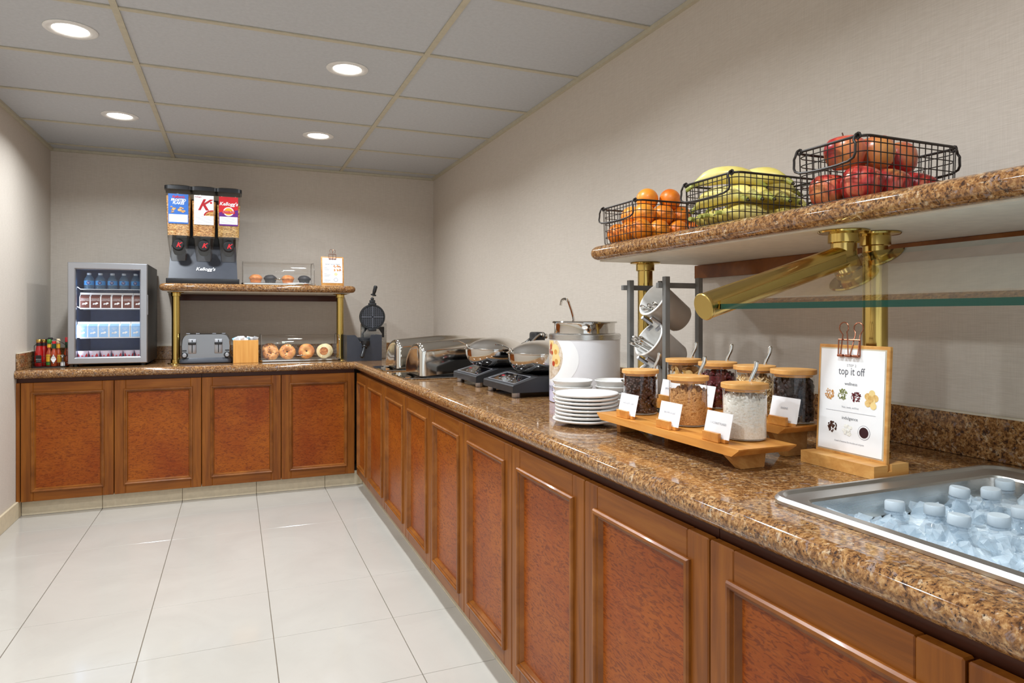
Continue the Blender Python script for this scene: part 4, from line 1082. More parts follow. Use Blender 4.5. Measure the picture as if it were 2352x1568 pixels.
cdisc(LS, .165, .168, .118, .0006, plain('printed_plate', S(238,237,236), .28, vary=.01), 'printed_plate')
cdisc(LS+.005, .172, .098, .088, .0010, m_spot('printed_oatmeal', S(176,150,120), S(206,188,166), S(222,212,198), 60, .35), 'printed_oatmeal')
bs = plain('printed_banana', S(232,204,140), .3); bc = plain('printed_banana_core', S(206,150,72), .3)
for s, z, r in ((LS+.062,.196,.024), (LS+.066,.160,.026), (LS+.03,.222,.022)):
    cdisc(s, z, r, r, .0014, bs, 'printed_banana_slice', 20, 3); cdisc(s+.004, z-.006, r*.4, r*.4, .0017, bc, 'printed_banana_core', 12, 2)
for s, z, r in ((LS+.028,.208,.011), (LS+.018,.190,.010), (LS+.040,.186,.008), (LS+.052,.146,.010)):
    cdisc(s, z, r, r, .0018, plain('printed_berry', S(178,66,38), .3), 'printed_berry', 12, 2)
lil = plain('printed_lilac', S(206,200,220), .3)
cdisc(LS, .03, .10, .05, .0004, lil, 'printed_wash')
for k, ch in enumerate('ME'):
    a = phi0 + (-1.27+.19*k)
    tx_ = text(ch, .028, M['ink'], t, ((R0+.0022)*math.cos(a), (R0+.0016)*math.sin(a), .052), (PI/2, 0, a+PI/2))
# ladle standing in the kettle
Rv = Vector((math.cos(TH), -math.sin(TH), 0))
o = Vector((scx, scy, ZT)) - Rv*.050
t = thing('soup_ladle', 'steel ladle with hooked handle standing in the soup warmer', 'ladle', o)
pts = [Rv*.012+Vector((0,0,.290)), Rv*.004+Vector((0,0,.330)), -Rv*.008+Vector((0,0,.368)), -Rv*.015+Vector((0,0,.384)), -Rv*.026+Vector((0,0,.389)), -Rv*.037+Vector((0,0,.383)), -Rv*.041+Vector((0,0,.364))]
MB().tube(spline(pts, 5), .0105, 12, False, .2, up=(1,0,0)).build('handle', M['chrome'], t, 60)

# ================================================================== plates and bowls
pcx, pcy = .982, 1.790
pm = MB().lathe([(.046,0),(.05,.0005),(.056,.0035),(.084,.0100),(.0940,.0122),(.0962,.0145),(.0964,.0172),(.0948,.0190),(.084,.0150),(.056,.0066),(.050,.0058),(.001,.0055)], 56).mesh('side_plate', M['white'], 60)
for k in range(8):
    sc = 1.04 if k == 0 else 1.0
    o = link('side_plate', pm, None, (pcx+random.uniform(-.0012,.0012)-(.003 if k == 0 else 0), pcy+random.uniform(-.0012,.0012), ZT+.0004+.0107*k)); o.scale = (sc, sc, 1)
    lab = ('white side plate at the top of the plate stack' if k == 7 else 'slightly wider white plate at the bottom of the plate stack' if k == 0 else 'white side plate within the plate stack')
    tag(o, lab, 'plate', 'stack of white plates')
bm_ = MB().lathe([(.032,0),(.034,.002),(.036,.004),(.052,.022),(.0635,.043),(.0665,.048),(.0675,.0515),(.0655,.053),(.0625,.0505),(.050,.024),(.033,.008),(.001,.0065)], 48).mesh('white_bowl', M['white'], 60)
for si, (bx_, by_) in enumerate(((1.046, 2.002), (1.176, 1.948))):
    for k in range(4):
        o = link('white_bowl', bm_, None, (bx_, by_, ZT+.0004+.0192*k))
        nm = 'stack beside the soup warmer' if si == 0 else 'stack behind the chocolate chip jar'
        tag(o, ('topmost white bowl of the '+nm) if k == 3 else ('white bowl lower down in the '+nm), 'bowl', 'white bowls behind the plates')

# ================================================================== cutlery rack
rx0, rx1, ry0, ry1, rh = 1.1985, 1.3187, 1.69, 1.887, .4425
t = thing('cutlery_rack', 'grey metal rack holding three tilted cutlery cups', 'rack', (0, 0, ZT+.0005))
b = .0085
for nm, x, y, hh in (('upright', rx0, ry0, rh), ('upright', rx0, ry1, rh-.002), ('upright', rx1, ry0, rh-.002), ('upright', rx1, ry1, rh-.002)):
    MB().box(x-b, x+b, y-b, y+b, 0, hh, .001, 1).build(nm, M['grey'], t, 0)
for y in (ry0, ry1):
    MB().box(rx0-.024, rx1+.012, y-b*.8+(.012 if y == ry1 else .012), y+b*.8+.012, rh-.034, rh-.018, .001, 1).build('top_rail', M['grey'], t, 0)
    MB().box(rx0-.012, rx1+.012, y-b*.8+.012, y+b*.8+.012, .012, .026, .001, 1).build('bottom_rail', M['grey'], t, 0)
MB().box(rx1-.004, rx1+.004, ry0+b, ry1-b, .014, .024).build('bottom_rail', M['grey'], t, 0)
cupg = plain('taupe_ceramic', S(178,169,160), .32, coat=.1, vary=.02)
tilt = math.atan2(.069, .112)
cups = []
ym = (ry0+ry1)/2
for k, (px, py, where) in enumerate(((1500, 686, 'top'), (1490, 778, 'middle'), (1479, 868, 'bottom'))):
    rc = PY(ym, px, py)
    axis = Vector((-math.cos(tilt), 0, math.sin(tilt)))
    base = rc - axis*.132
    c = thing('cutlery_cup', 'tilted pale grey cutlery cup in the %s place of the rack' % where, 'cup', base, 0, 'cups in the cutlery rack', rot=(0, -(PI/2-tilt), 0))
    MB().lathe([(.030,0),(.040,.003),(.046,.012),(.0575,.128)], 44, True, False).build('cup_body', cupg, c, 60)
    MB().lathe([(.0545,.1335),(.0530,.131),(.043,.012),(.036,.008),(.001,.007)], 44, False, True).build('cup_lining', M['white'], c, 60)
    MB().lathe([(.0573,.1275),(.0600,.1295),(.0604,.1325),(.0570,.1350),(.0540,.1335)], 44, False, False).build('rim_band', M['white'], c, 50)
    up = Vector((math.sin(tilt), 0, math.cos(tilt)))       # cup's inside-up direction
    for dy in (-.024, .024):
        q = rc - axis*.010 - up*.062 + Vector((0, dy, 0)) - Vector((0, 0, ZT+.0005))
        MB().tube([q, q-axis*.040, q-axis*.046-up*.004, q-axis*.038-up*.024], .0062, 6).build('cup_cradle', M['alu'], t, 30)
    nU = (7, 6, 6)[k]; out = (.010, .050, .062)[k]
    for i in range(nU):
        dy = -.030+.060*i/(nU-1); hgt = -.046+.010*((i*5) % 3)+.5*abs(dy)
        tip = rc + axis*(out-.008*((i*7) % 3)) + Vector((0, dy, 0)) + up*hgt
        back = rc - axis*.118 + Vector((0, dy*.7, 0)) + up*(hgt*.72+.004*(i % 2))
        mid = (tip+back)/2; L = (tip-back).length/2
        u = thing('table_utensil', ['steel fork handle lying in the top cutlery cup', 'steel knife handle jutting from the middle cutlery cup', 'steel spoon handle jutting from the bottom cutlery cup'][k], 'utensil', mid, 0, 'cutlery in the rack cups')
        d = (tip-back).normalized()
        MB().tube([-d*L, -d*L*.6, -d*L*.2, d*L*.4, d*L*.82, d*L*.96, d*L], [.010,.011,.0065,.0065,.0112,.0118,.008], 12, False, .36, up=tuple(up)).build('handle', M['chrome'], u)

# ================================================================== topping jars on two risers
def riser(x0, x1, y0, y1, z, label, th=.018):
    t = thing('display_riser', label, 'riser', ((x0+x1)/2, (y0+y1)/2, ZT+.0005), 0, 'wooden risers under the jars')
    hx, hy = (x1-x0)/2, (y1-y0)/2; zt = z-ZT-.0005
    MB().loft([ring([(-hx,-hy+.022),(hx,-hy+.022),(hx,hy-.022),(-hx,hy-.022)], zt-th), ring([(-hx,-hy+.001),(hx,-hy+.001),(hx,hy-.001),(-hx,hy-.001)], zt-.003), ring([(-hx,-hy),(hx,-hy),(hx,hy),(-hx,hy)], zt)]).build('board', M['oak_y'], t, 0)
    for s in (-1, 1):
        ya, yb = s*(hy-.078), s*(hy-.050)
        zb = zt-th
        m = MB(); m.loft([[(-hx+.042, yb-.009, 0), (hx-.050, yb-.009, 0), (hx-.050, yb+.009, 0), (-hx+.042, yb+.009, 0)], [(-hx+.022, ya-.009, zb), (hx-.018, ya-.009, zb), (hx-.018, ya+.009, zb), (-hx+.022, ya+.009, zb)]])
        m.build('leg', M['oak'], t, 0)
    return t
ZF, ZB = .932, .957
riser(.948, 1.103, 1.088, 1.668, ZF, 'low wooden riser board carrying the brown sugar jar')
riser(1.132, 1.288, 1.150, 1.705, ZB, 'taller wooden riser board carrying the raisin jar')
dark_choc = plain('dark_chocolate', S(66,40,32), .32, vary=.15)
sug_m = m_spot('brown_sugar', S(158,104,50), S(196,142,82), S(216,168,108), 330, .8, .3, False, .003)
coc_m = m_spot('coconut_flesh', S(228,222,208), S(242,239,230), S(250,249,245), 300, .7, .5, False, .0015)
ban_m = m_spot('banana_chip', S(196,148,74), S(222,184,116), S(236,208,150), 60, .5, 0, False, .0005)
cra_m = m_spot('dried_cranberry', S(50,8,16), S(88,16,26), S(124,28,38), 240, .32, .5, False, .0015)
nut_m = m_spot('almond_sliver', S(216,180,120), S(234,206,156), S(244,224,186), 40, .6, 0, False, .0004)
see_m = plain('pumpkin_seed', S(128,124,62), .5, vary=.3)
rai_m = m_spot('raisin_skin', S(28,18,18), S(48,32,30), S(78,54,48), 260, .55, .5, False, .002)
JR, JH = .0465, .112
def fill_bits(mb, n, make, r, h, rnd, topdrop=.0):
    """bits lying against the glass and on top of the heap"""
    for k in range(n):
        if k < n*.76:
            a = rnd.uniform(0, 2*PI); z = rnd.uniform(.004, h); rr = r*rnd.uniform(.90, 1.0)
        else:
            a = rnd.uniform(0, 2*PI); rr = r*math.sqrt(rnd.random()); z = h + .010*(1-(rr/r)**2)+rnd.uniform(-.003,.003)
        make(mb, Vector((rr*math.cos(a), rr*math.sin(a), z)), a, rnd)
def mk_chip(mb, p, a, rnd):
    M0 = mb.M.copy()
    mb.M = Matrix.Translation(p) @ Euler((rnd.uniform(-.6,.6), PI/2*rnd.choice((1, 1, -1))+rnd.uniform(-.7,.7), a+rnd.uniform(-.6,.6)), 'XYZ').to_matrix().to_4x4()
    mb.lathe([(.0049,-.0022),(.0054,-.0012),(.0044,.0012),(.0018,.0030),(.0004,.0040)], 9); mb.M = M0
def mk_berry(s0, s1):
    def f(mb, p, a, rnd):
        i0 = len(mb.v); M0 = mb.M.copy()
        mb.M = Matrix.Translation(p) @ Euler((rnd.uniform(0,6), rnd.uniform(0,6), rnd.uniform(0,6))).to_matrix().to_4x4()
        s = rnd.uniform(s0, s1); mb.ball((0,0,0), (s*1.25, s*.85, s*.7), 8, 6); mb.M = M0
        mb.jitter(.0016, 260, rnd.uniform(0, 9), i0)
    return f
def mk_slice(mb, p, a, rnd):
    M0 = mb.M.copy(); p = p*.80+Vector((0,0,p.z*.2))
    mb.M = Matrix.Translation(p) @ Euler((rnd.uniform(-.9,.9), PI/2*rnd.choice((0, 1))+rnd.uniform(-.5,.5), a+rnd.uniform(-.8,.8)), 'XYZ').to_matrix().to_4x4()
    r = rnd.uniform(.011,.0145); i0 = len(mb.v)
    mb.lathe([(r*.9,-.0016),(r,-.0008),(r*.98,.0010),(r*.7,.0012),(.001,.0006)], 16); mb.M = M0; mb.jitter(.0012, 70, rnd.uniform(0,9), i0)
def mk_sliver(mb, p, a, rnd):
    M0 = mb.M.copy(); p = Vector((p.x*.92, p.y*.92, p.z))
    mb.M = Matrix.Translation(p) @ Euler((rnd.uniform(-.5,.5), rnd.uniform(-1.2,1.2), a+PI/2+rnd.uniform(-.4,.4)), 'XYZ').to_matrix().to_4x4()
    mb.ball((0,0,0), (.0088, .0022, .0018), 6, 4); mb.M = M0
def heap(mb, r, h, amp, freq, seed, n=72, m_=48):
    rings = []
    for k in range(m_+1):
        f = k/m_
        if f < .7: z = .003+(h-.003)*f/.7; rr = r
        else: g = (f-.7)/.3; rr = r*(1-g*.995); z = h+.009*(1-(1-g)**2)
        ring_ = []
        for i in range(n):
            a = 2*PI*i/n; p = Vector((math.cos(a)*rr, math.sin(a)*rr, z))
            d = noise.turbulence(p*freq+Vector((seed,0,0)), 3, False)
            if f < .7:
                q = rr-amp*max(0, d-.25)*(.4+1.2*(z/h)); ring_.append((math.cos(a)*q, math.sin(a)*q, z))
            else: ring_.append((p.x, p.y, z+amp*2.2*(d-.4)))
        rings.append(ring_)
    mb.loft(rings, True, True)
def jar(loc, what, h, fillfn, spoon=(.030, .012), rzs=0, spoon_label=None):
    t = thing('topping_jar', 'glass jar with bamboo lid holding %s' % what, 'jar', loc, 0, 'topping jars on the risers')
    MB().lathe([(.001,.0005),(.042,.0005),(.0455,.003),(JR,.007),(JR,JH)], 48, False, False).build('glass_body', M['glass'], t, 60)
    MB().lathe([(JR+.0004,JH-.001),(JR-.0005,JH+.001),(.0445,JH)], 48, False, False).build('glass_rim', M['edge_glass'], t, 60)
    MB().lathe([(.0435,.0012),(.0462,.0030),(.0435,.0045)], 48, False, False).build('glass_foot', M['edge_glass'], t, 60)
    MB().lathe([(.044,JH+.0005),(.0505,JH+.0005),(.0512,JH+.0014),(.0512,JH+.0100),(.0504,JH+.0112),(.001,JH+.0112)], 56, True, True).build('lid', M['lidwood'], t, 30)
    MB().lathe([(.0425,JH-.006),(.0425,JH+.001)], 40).build('lid_plug', M['lidwood'], t, 60)
    name, mat_, mb = fillfn()
    tag(mb.build(name, mat_, None, 60, (loc[0], loc[1], loc[2]+.002)), 'pile of %s inside a glass jar' % what, what.split()[-1], kind='stuff')
    if spoon_label:
        d, back = spoon
        o = Vector(loc)+Rv*d+Vector((_D.x, _D.y, 0))*back
        s = thing('serving_spoon', spoon_label, 'spoon', (o.x, o.y, loc[2]+.0), 0, 'spoons in the topping jars')
        tp = Rv*.016
        pts = [Vector((0,0,.060))-tp*.6, Vector((0,0,JH-.008)), Vector((0,0,JH+.02))+tp*.4, Vector((0,0,JH+.042))+tp*1.0, Vector((0,0,JH+.054))+tp*1.1, Vector((0,0,JH+.058))+tp*1.1]
        MB().tube(spline(pts, 4), spread([.0035,.0035,.0042,.0052,.0056,.0036], 4), 10, False, .5, up=(_D.x, _D.y, 0)).build('handle', M['chrome'], s)
M['edge_glass'] = m_milky('glass_rim', S(214,216,210), .5, .05)
def bits(name, mat, n, mk, r, h, seed, core):
    def f():
        mb = MB(); rnd = random.Random(seed)
        fill_bits(mb, n, mk, r, h, rnd)
        if core: mb.lathe([(r*core, .003), (r*core, h-.001), (r*.5, h+.004), (.001, h+.006)], 24)
        return name, mat, mb
    return f
def lump(name, mat, h, amp, freq, seed):
    def f():
        mb = MB(); heap(mb, .0456, h, amp, freq, seed, 150, 100); return name, mat, mb
    return f
jar((1.05, 1.602, ZF+.0005), 'dark chocolate chips', .092, bits('chocolate_chips', dark_choc, 620, mk_chip, .0425, .094, 1, .88), (.038, .012), 0, 'spoon handle rising from the chocolate chip jar')
jar((1.05, 1.388, ZF+.0005), 'crumbly brown sugar', .085, lump('brown_sugar', sug_m, .086, .0065, 130, 2), (.030, .020), 0, 'spoon handle rising from the brown sugar jar')
jar((1.05, 1.186, ZF+.0005), 'white coconut flakes', .09, lump('coconut_flakes', coc_m, .092, .0042, 190, 5), (.020, .030), 0, 'spoon handle rising from the coconut flake jar')
jar((1.209, 1.620, ZB+.0005), 'dried banana chips', .09, bits('banana_chips', ban_m, 90, mk_slice, .040, .086, 3, 0), (.026, .022), 0, 'spoon handle rising from the banana chip jar')
jar((1.209, 1.470, ZB+.0005), 'dark red cranberries', .085, bits('cranberries', cra_m, 300, mk_berry(.0048,.0066), .0410, .086, 4, .88), (.028, .022), 0, 'spoon handle rising from the cranberry jar')
jar((1.209, 1.330, ZB+.0005), 'pale almond slivers', .085, bits('almond_slivers', nut_m, 620, mk_sliver, .0465, .086, 5, .84), (.030, .020), 0, 'spoon handle rising from the almond jar')
jar((1.209, 1.203, ZB+.0005), 'dark wrinkled raisins', .09, bits('raisins', rai_m, 300, mk_berry(.0050,.0068), .0410, .092, 6, .88))

def card(loc, words, label, rz=-PI/2):
    t = thing('name_card', label, 'card', loc, rz, 'name cards on the risers')
    MB().box(-.030, .024, 0, .008, 0, .020, .0008, 1).box(-.030, .036, .008, .019, 0, .008, .0008, 1).box(-.030,.024,.0125,.019,.008,.018,.0008,1).build('wooden_block', M['oak_y'], t, 0)
    tl = .22
    c = MB(); c.at((.004, .0100, .008), (-tl, 0, 0)).box(-.042, .042, 0, .0008, 0, .056).build('printed_card', M['paper'], t, 0)
    text(words, .0068, M['ink_l'], t, (.004, .0100-.0008+math.sin(tl)*.031, .008+.031*math.cos(tl)), (PI/2-tl, 0, 0), sx=.9)
for y, wds, lab in ((1.548, 'CHOCOLATE CHIPS', 'white name card in front of the chocolate chip jar'), (1.362, 'BROWN SUGAR', 'white name card in front of the brown sugar jar'), (1.186, 'COCONUT FLAKES', 'white name card in front of the coconut jar')):
    card((.957, y, ZF+.0005), wds, lab)
for y, wds, lab in ((1.612, 'BANANA CHIPS', 'white name card in front of the banana chip jar'), (1.462, 'CRANBERRIES', 'white name card in front of the cranberry jar'), (1.316, 'ALMONDS', 'white name card in front of the almond jar'), (1.178, 'RAISINS', 'white name card in front of the raisin jar')):
    card((1.137, y, ZB+.0005), wds, lab)

# ================================================================== menu clipboard on a stand
t = thing('menu_stand', 'oak clipboard stand with the topping menu by the ice bin', 'menu stand', (1.168, 1.0475, ZT+.0005), -PI/2)
w = .093
MB().prism([(0,0),(.098,0),(.098,.026),(.050,.026),(.050,.012),(.038,.012),(.038,.026),(0,.026)], -w, w, 'yz').build('base', M['oak'], t, 0)
tl = .05; HB = .250
def bp(u, v, e=0):            # point on the leaning board: u across, v up, e in front
    return (u, .0385+math.sin(tl)*v-e*math.cos(tl), .0125+math.cos(tl)*v+e*math.sin(tl)*-1)
bd = MB(); bd.at((0, .0385, .0125), (-tl, 0, 0)).box(-.0885, .0885, 0, .0095, 0, HB, .0015, 1); board = bd.build('board', M['oak'], t, 0)
S0, S1, SL, SR = .022, HB-.010, -.0800, .0790
MB().at((0, .0385, .0125), (-tl, 0, 0)).box(SL, SR, -.0014, -.0004, S0, S1).build('menu_sheet', M['paper'], board, 0)
MB().at((0, .0385, .0125), (-tl, 0, 0)).box(SL-.003, SR+.003, -.0003, -.0001, S0-.003, S1+.003).build('sheet_sleeve', m_milky('clear_sleeve', S(226,214,190), .4, .1), board, 0)
sv = lambda f: S1-(S1-S0)*f
def tw(s, size, f, mat, sx=1, sp=1, u=0): text(s, size, mat, board, bp(u, sv(f), .0018), (PI/2-tl, 0, 0), sx=sx, space=sp)
tw('STEP 2', .0075, .155, M['ink_l'], .9, 1.25); tw('top it off', .0235, .215, M['ink'], .78); tw('wellness', .0095, .335, M['ink'])
tw('Nuts, seeds, and fruit', .0058, .565, M['ink_l'], .85); tw('indulgence', .0095, .672, M['ink']); tw('A touch of sweetness like chocolate and compotes', .0058, .905, M['ink_l'], .62)
MB().at((0, .0385, .0125), (-tl, 0, 0)).box(-.062, .062, -.0018, -.0014, sv(.613), sv(.613)+.0006).build('divider_line', M['ink_l'], board, 0)
# small food pictures on the sheet
def bblob(u, f, r, n, mt, seed, rb):
    rnd = random.Random(seed); m = MB()
    for k in range(n):
        a = rnd.uniform(0, 2*PI); d = r*math.sqrt(rnd.random()); q = r*rnd.uniform(rb*.6, rb*1.3); th_ = rnd.uniform(0, PI); pts = []
        for i in range(7):
            b_ = 2*PI*i/7; x_, y_ = q*math.cos(b_), q*.62*math.sin(b_)
            pts.append(bp(u+d*math.cos(a)+x_*math.cos(th_)-y_*math.sin(th_), sv(f)+d*math.sin(a)+x_*math.sin(th_)+y_*math.cos(th_), .0016+k*.000008))
        m.add(pts, [tuple(range(7))])
    m.build('printed_topping', mt, board, 0)
granola = m_spot('printed_granola', S(150,92,36), S(202,140,70), S(228,184,120), 200, .5); seed_g = m_spot('printed_seeds', S(70,78,26), S(112,118,48), S(150,150,84), 200, .5)
for u, f, n, mt, rb in ((-.054,.452,60,granola,.17), (-.020,.445,60,seed_g,.16), (.014,.452,60,cra_m,.18)): bblob(u, f, .0115, n, mt, int(u*1000)+99, rb)
for k, (du, dv_) in enumerate(((-.008,.004),(.002,.011),(.010,.002),(.003,-.006),(-.007,-.010),(.006,-.014),(-.001,.0))):
    m = MB(); m.add([bp(.050+du+.0075*math.cos(2*PI*i/16), sv(.455)+dv_+.0075*math.sin(2*PI*i/16), .0016+.00006*k) for i in range(16)], [tuple(range(16))]); m.build('printed_banana_slice', bs if k % 2 else ban_m, board, 0)
for u, f, n, mt, rb in ((-.044,.775,55,dark_choc,.2), (-.004,.785,70,coc_m,.22)): bblob(u, f, .0115, n, mt, int(u*1000)+77, rb)
for r_, mt, e in ((.0150, M['ink_l'], .0016), (.0140, M['paper'], .0018), (.0112, plain('printed_compote', S(52,22,28), .4), .0020)):
    m = MB(); m.add([bp(.036+r_*math.cos(2*PI*i/24), sv(.785)+r_*math.sin(2*PI*i/24), e) for i in range(24)], [tuple(range(24))]); m.build('printed_bowl', mt, board, 0)
cp_ = clip_parts(board, 0, 0, 0, .98); cp_.location = (-.006, .0385+math.sin(tl)*HB, .0125+HB-.006); cp_.rotation_euler = (-tl, 0, 0)
# ================================================================== drop-in ice bin
bn = thing('ice_bin', 'brushed steel drop-in ice bin set into the granite', 'ice bin', (0, 0, ZT+.0006))
def rr(x0, x1, y0, y1, r, z): return ring(rrect((x1-x0)/2, (y1-y0)/2, r, 6, (x0+x1)/2, (y0+y1)/2), z)
bx0, bx1, by0, by1 = .868, 1.487, -.185, .932
MB().loft([rr(bx0, bx1, by0, by1, .045, 0), rr(bx0-.001, bx1+.001, by0-.001, by1+.001, .046, .006), rr(bx0+.004, bx1-.004, by0+.004, by1-.004, .043, .012), rr(bx0+.011, bx1-.011, by0+.011, by1-.011, .038, .012), rr(bx0+.016, bx1-.016, by0+.016, by1-.016, .034, .007),
           rr(bx0+.038, bx1-.078, by0+.05, by1-.052, .020, .006), rr(bx0+.041, bx1-.081, by0+.053, by1-.055, .020, .002)], False, False).build('rim', M['steel_h'], bn, 40)
MB().loft([rr(bx0+.041, bx1-.081, by0+.053, by1-.055, .020, .002), rr(bx0+.044, bx1-.084, by0+.056, by1-.058, .022, -.02), rr(bx0+.05, bx1-.09, by0+.06, by1-.062, .03, -.15)], False, True).build('basin', M['steel'], bn, 40)
ix0, ix1, iy0, iy1 = bx0+.052, bx1-.092, by0+.064, by1-.066
ice_m = NT('clear_ice')
_n = ice_m.noise(ice_m.pos((1,1,1)), 120, 3, .6, .5); ice_m.bump(_n, .5, .002)
ice_m.base(S(226,236,244), .04, spec=1.0); ice_m.b.inputs['IOR'].default_value = 1.31
_tr = ice_m.new('ShaderNodeBsdfTransparent'); _tr.inputs[0].default_value = (.94,.97,.99,1)
_mx = ice_m.new('ShaderNodeMixShader'); _mx.inputs[0].default_value = .38
ice_m.link(_tr.outputs[0], _mx.inputs[1]); ice_m.link(ice_m.b.outputs[0], _mx.inputs[2]); ice_m.link(_mx.outputs[0], ice_m.out.inputs[0])
ice_m = ice_m.mat
snow_m = m_spot('crushed_ice', S(206,216,224), S(226,234,240), S(242,247,250), 90, .25, .5, True, .004)
rnd = random.Random(11)
m = MB()
nx, ny = 46, 80
lvl = lambda x, y: -.040 + .014*noise.noise(Vector((x*9, y*9, 3)))
m.add([(ix0+(ix1-ix0)*i/nx, iy0+(iy1-iy0)*j/ny, lvl(ix0+(ix1-ix0)*i/nx, iy0+(iy1-iy0)*j/ny)+.006*noise.noise(Vector((i*.9, j*.9, 0)))) for j in range(ny+1) for i in range(nx+1)],
      [(j*(nx+1)+i, j*(nx+1)+i+1, (j+1)*(nx+1)+i+1, (j+1)*(nx+1)+i) for j in range(ny) for i in range(nx)])
ice0 = m.build('crushed_ice', snow_m, None, 25, (0, 0, ZT)); tag(ice0, 'bed of crushed white ice filling the steel bin', 'ice', kind='stuff')
caps = [(1.061,.826,-.010), (1.104,.785,-.010), (1.196,.805,.006), (1.264,.792,.000), (1.362,.828,-.002), (1.051,.708,.0), (1.136,.700,-.008), (1.204,.704,-.004), (1.290,.690,-.004), (1.000,.560,-.01), (1.10,.58,-.01), (1.23,.57,-.01)]
m = MB()
def cube_chunk(mb, c, s):
    i0 = len(mb.v); M0 = mb.M.copy()
    mb.M = Matrix.Translation(c) @ Euler((rnd.uniform(0,6), rnd.uniform(0,6), rnd.uniform(0,6))).to_matrix().to_4x4()
    mb.ball((0,0,0), (s*rnd.uniform(.9,1.4), s*rnd.uniform(.6,1), s*rnd.uniform(.5,.9)), 6, 4); mb.M = M0
    off = Vector((rnd.uniform(0,50), 0, 0))
    for k in range(i0, len(mb.v)):
        p = Vector(mb.v[k]); mb.v[k] = tuple(p+noise.noise_vector((p+off)*60)*s*.75)
for k in range(760):
    x, y = rnd.uniform(ix0+.012, ix1-.012), rnd.uniform(iy0+.012, iy1-.012)
    if y < .15 and k % 3: y = rnd.uniform(.3, iy1-.012)
    if any((x-a)**2+(y-b)**2 < .026**2 for a, b, _ in caps): continue
    z = lvl(x, y)+rnd.uniform(-.004, .016)
    cube_chunk(m, Vector((x, y, z)), rnd.uniform(.010, .018))
ice1 = m.build('ice_cubes', ice_m, None, 0, (0, 0, ZT)); tag(ice1, 'heap of clear ice cubes around the water bottles', 'ice', kind='stuff')
capm = plain('pale_screw_cap', S(196,206,214), .35); petb = m_milky('blue_tinted_bottle', S(180,202,220), .78, .03)
bme = MB().lathe([(.032,-.12),(.033,-.06),(.0325,-.046),(.030,-.036),(.0160,-.013),(.0128,-.006),(.0128,.003)], 28).mesh('bottle_body', petb, 60)
n = 48; rg = []
for z, r in ((.001,.0150),(.002,.0158),(.015,.0158),(.0175,.0146)): rg.append([(r*(1+(.014*(-1)**i if z in (.002,.015) else 0))*math.cos(2*PI*i/n), r*(1+(.014*(-1)**i if z in (.002,.015) else 0))*math.sin(2*PI*i/n), z) for i in range(n)])
cme = MB().loft(rg).mesh('cap', capm, 60)
nme = MB().lathe([(.0155,-.0050),(.0166,-.004),(.0166,-.0022),(.0155,-.0012)], 24).mesh('neck_ring', petb, 60)
for k, (x, y, dz) in enumerate(caps):
    t = thing('water_bottle', 'clear water bottle with white cap standing in the ice bin', 'bottle', (x, y, ZT+dz-.004), 0, 'water bottles in the ice bin', rot=(rnd.uniform(-.10,.10), rnd.uniform(-.10,.10), rnd.uniform(0,6)))
    link('bottle_body', bme, t); link('cap', cme, t); link('neck_ring', nme, t)

# ================================================================== wire baskets of fruit on the side shelf
ZS = RZ1+.0006
def basket(xc, yc, L, W, H, label):
    t = thing('wire_basket', label, 'basket', (xc, yc, ZS), 0, 'wire fruit baskets')
    kx, ky = .975, .975
    def rect(f, n=5): 
        a, b = L/2*(kx+(1-kx)*f), W/2*(ky+(1-ky)*f); return rrect(a, b, .026, n)
    m = MB()
    for f in (.02, .20, .38, .56, .74, .89): m.tube([(x, y, .002+H*f) for x, y in rect(f)], .00125, 5, True)
    def vert(x0, y0, nx, ny):
        pts = [(x0*kx*.93, y0*ky*.93, .0015), (x0*kx, y0*ky, .012), (x0, y0, H)]
        m.tube(pts, .00125, 5)
    nl = int(L/.0195); nw = int(W/.0195)
    for k in range(nl+1):
        x = -L/2+.012+(L-.024)*k/nl
        for s in (-1, 1): m.tube([(x*kx, s*W/2*ky*.95, .0015), (x*kx, s*W/2*ky, .010), (x, s*W/2, H)], .0012, 5)
        m.tube([(x*kx, -W/2*ky*.95, .0015), (x*kx, W/2*ky*.95, .0015)], .0012, 5)
    for k in range(nw+1):
        y = -W/2+.012+(W-.024)*k/nw
        for s in (-1, 1): m.tube([(s*L/2*kx*.97, y*ky, .0015), (s*L/2*kx, y*ky, .010), (s*L/2, y, H)], .0012, 5)
        m.tube([(-L/2*kx*.97, y*ky, .003), (L/2*kx*.97, y*ky, .003)], .0012, 5)
    m.build('wire_mesh', M['wire'], t)
    MB().tube([(x, y, H) for x, y in rrect(L/2, W/2, .026, 6)], .0030, 8, True).build('rim_wire', M['wire'], t)
    for s in (-1, 1):
        w = W/2-.012
        o = s*L/2
        hd = MB().tube(spline([(o, -w, H+.004), (o+s*.007, -w, H+.001), (o+s*.012, -w, H-.010), (o+s*.012, -w-.004, H-.022), (o+s*.013, -w+.012, H-.050), (o+s*.013, w-.012, H-.050), (o+s*.012, w+.004, H-.022), (o+s*.012, w, H-.010), (o+s*.007, w, H+.001), (o, w, H+.004)], 4), .0027, 8)
        for q in (-w, w): hd.tube([(o, q+.006*math.cos(a), H+.006*math.sin(a)) for a in [2*PI*k/8 for k in range(8)]], .0024, 6, True)
        hd.build('drop_handle', M['wire'], t)
    return t
basket(1.302, 1.892, .29, .222, .125, 'black wire basket heaped with oranges')
basket(1.302, 1.446, .29, .210, .125, 'black wire basket heaped with bananas')
basket(1.302, 1.059, .287, .175, .126, 'black wire basket heaped with red apples')
orange_m = m_fruit('orange_peel', S(226,112,20), S(242,140,30), S(248,164,56), 9, .38, False, .35)
green_m = plain('green_stem_end', S(120,128,44), .6)
rnd = random.Random(5)
osm = MB().ball((0,0,0), (.0365,.0365,.0345), 28, 18).mesh('orange', orange_m, 70)
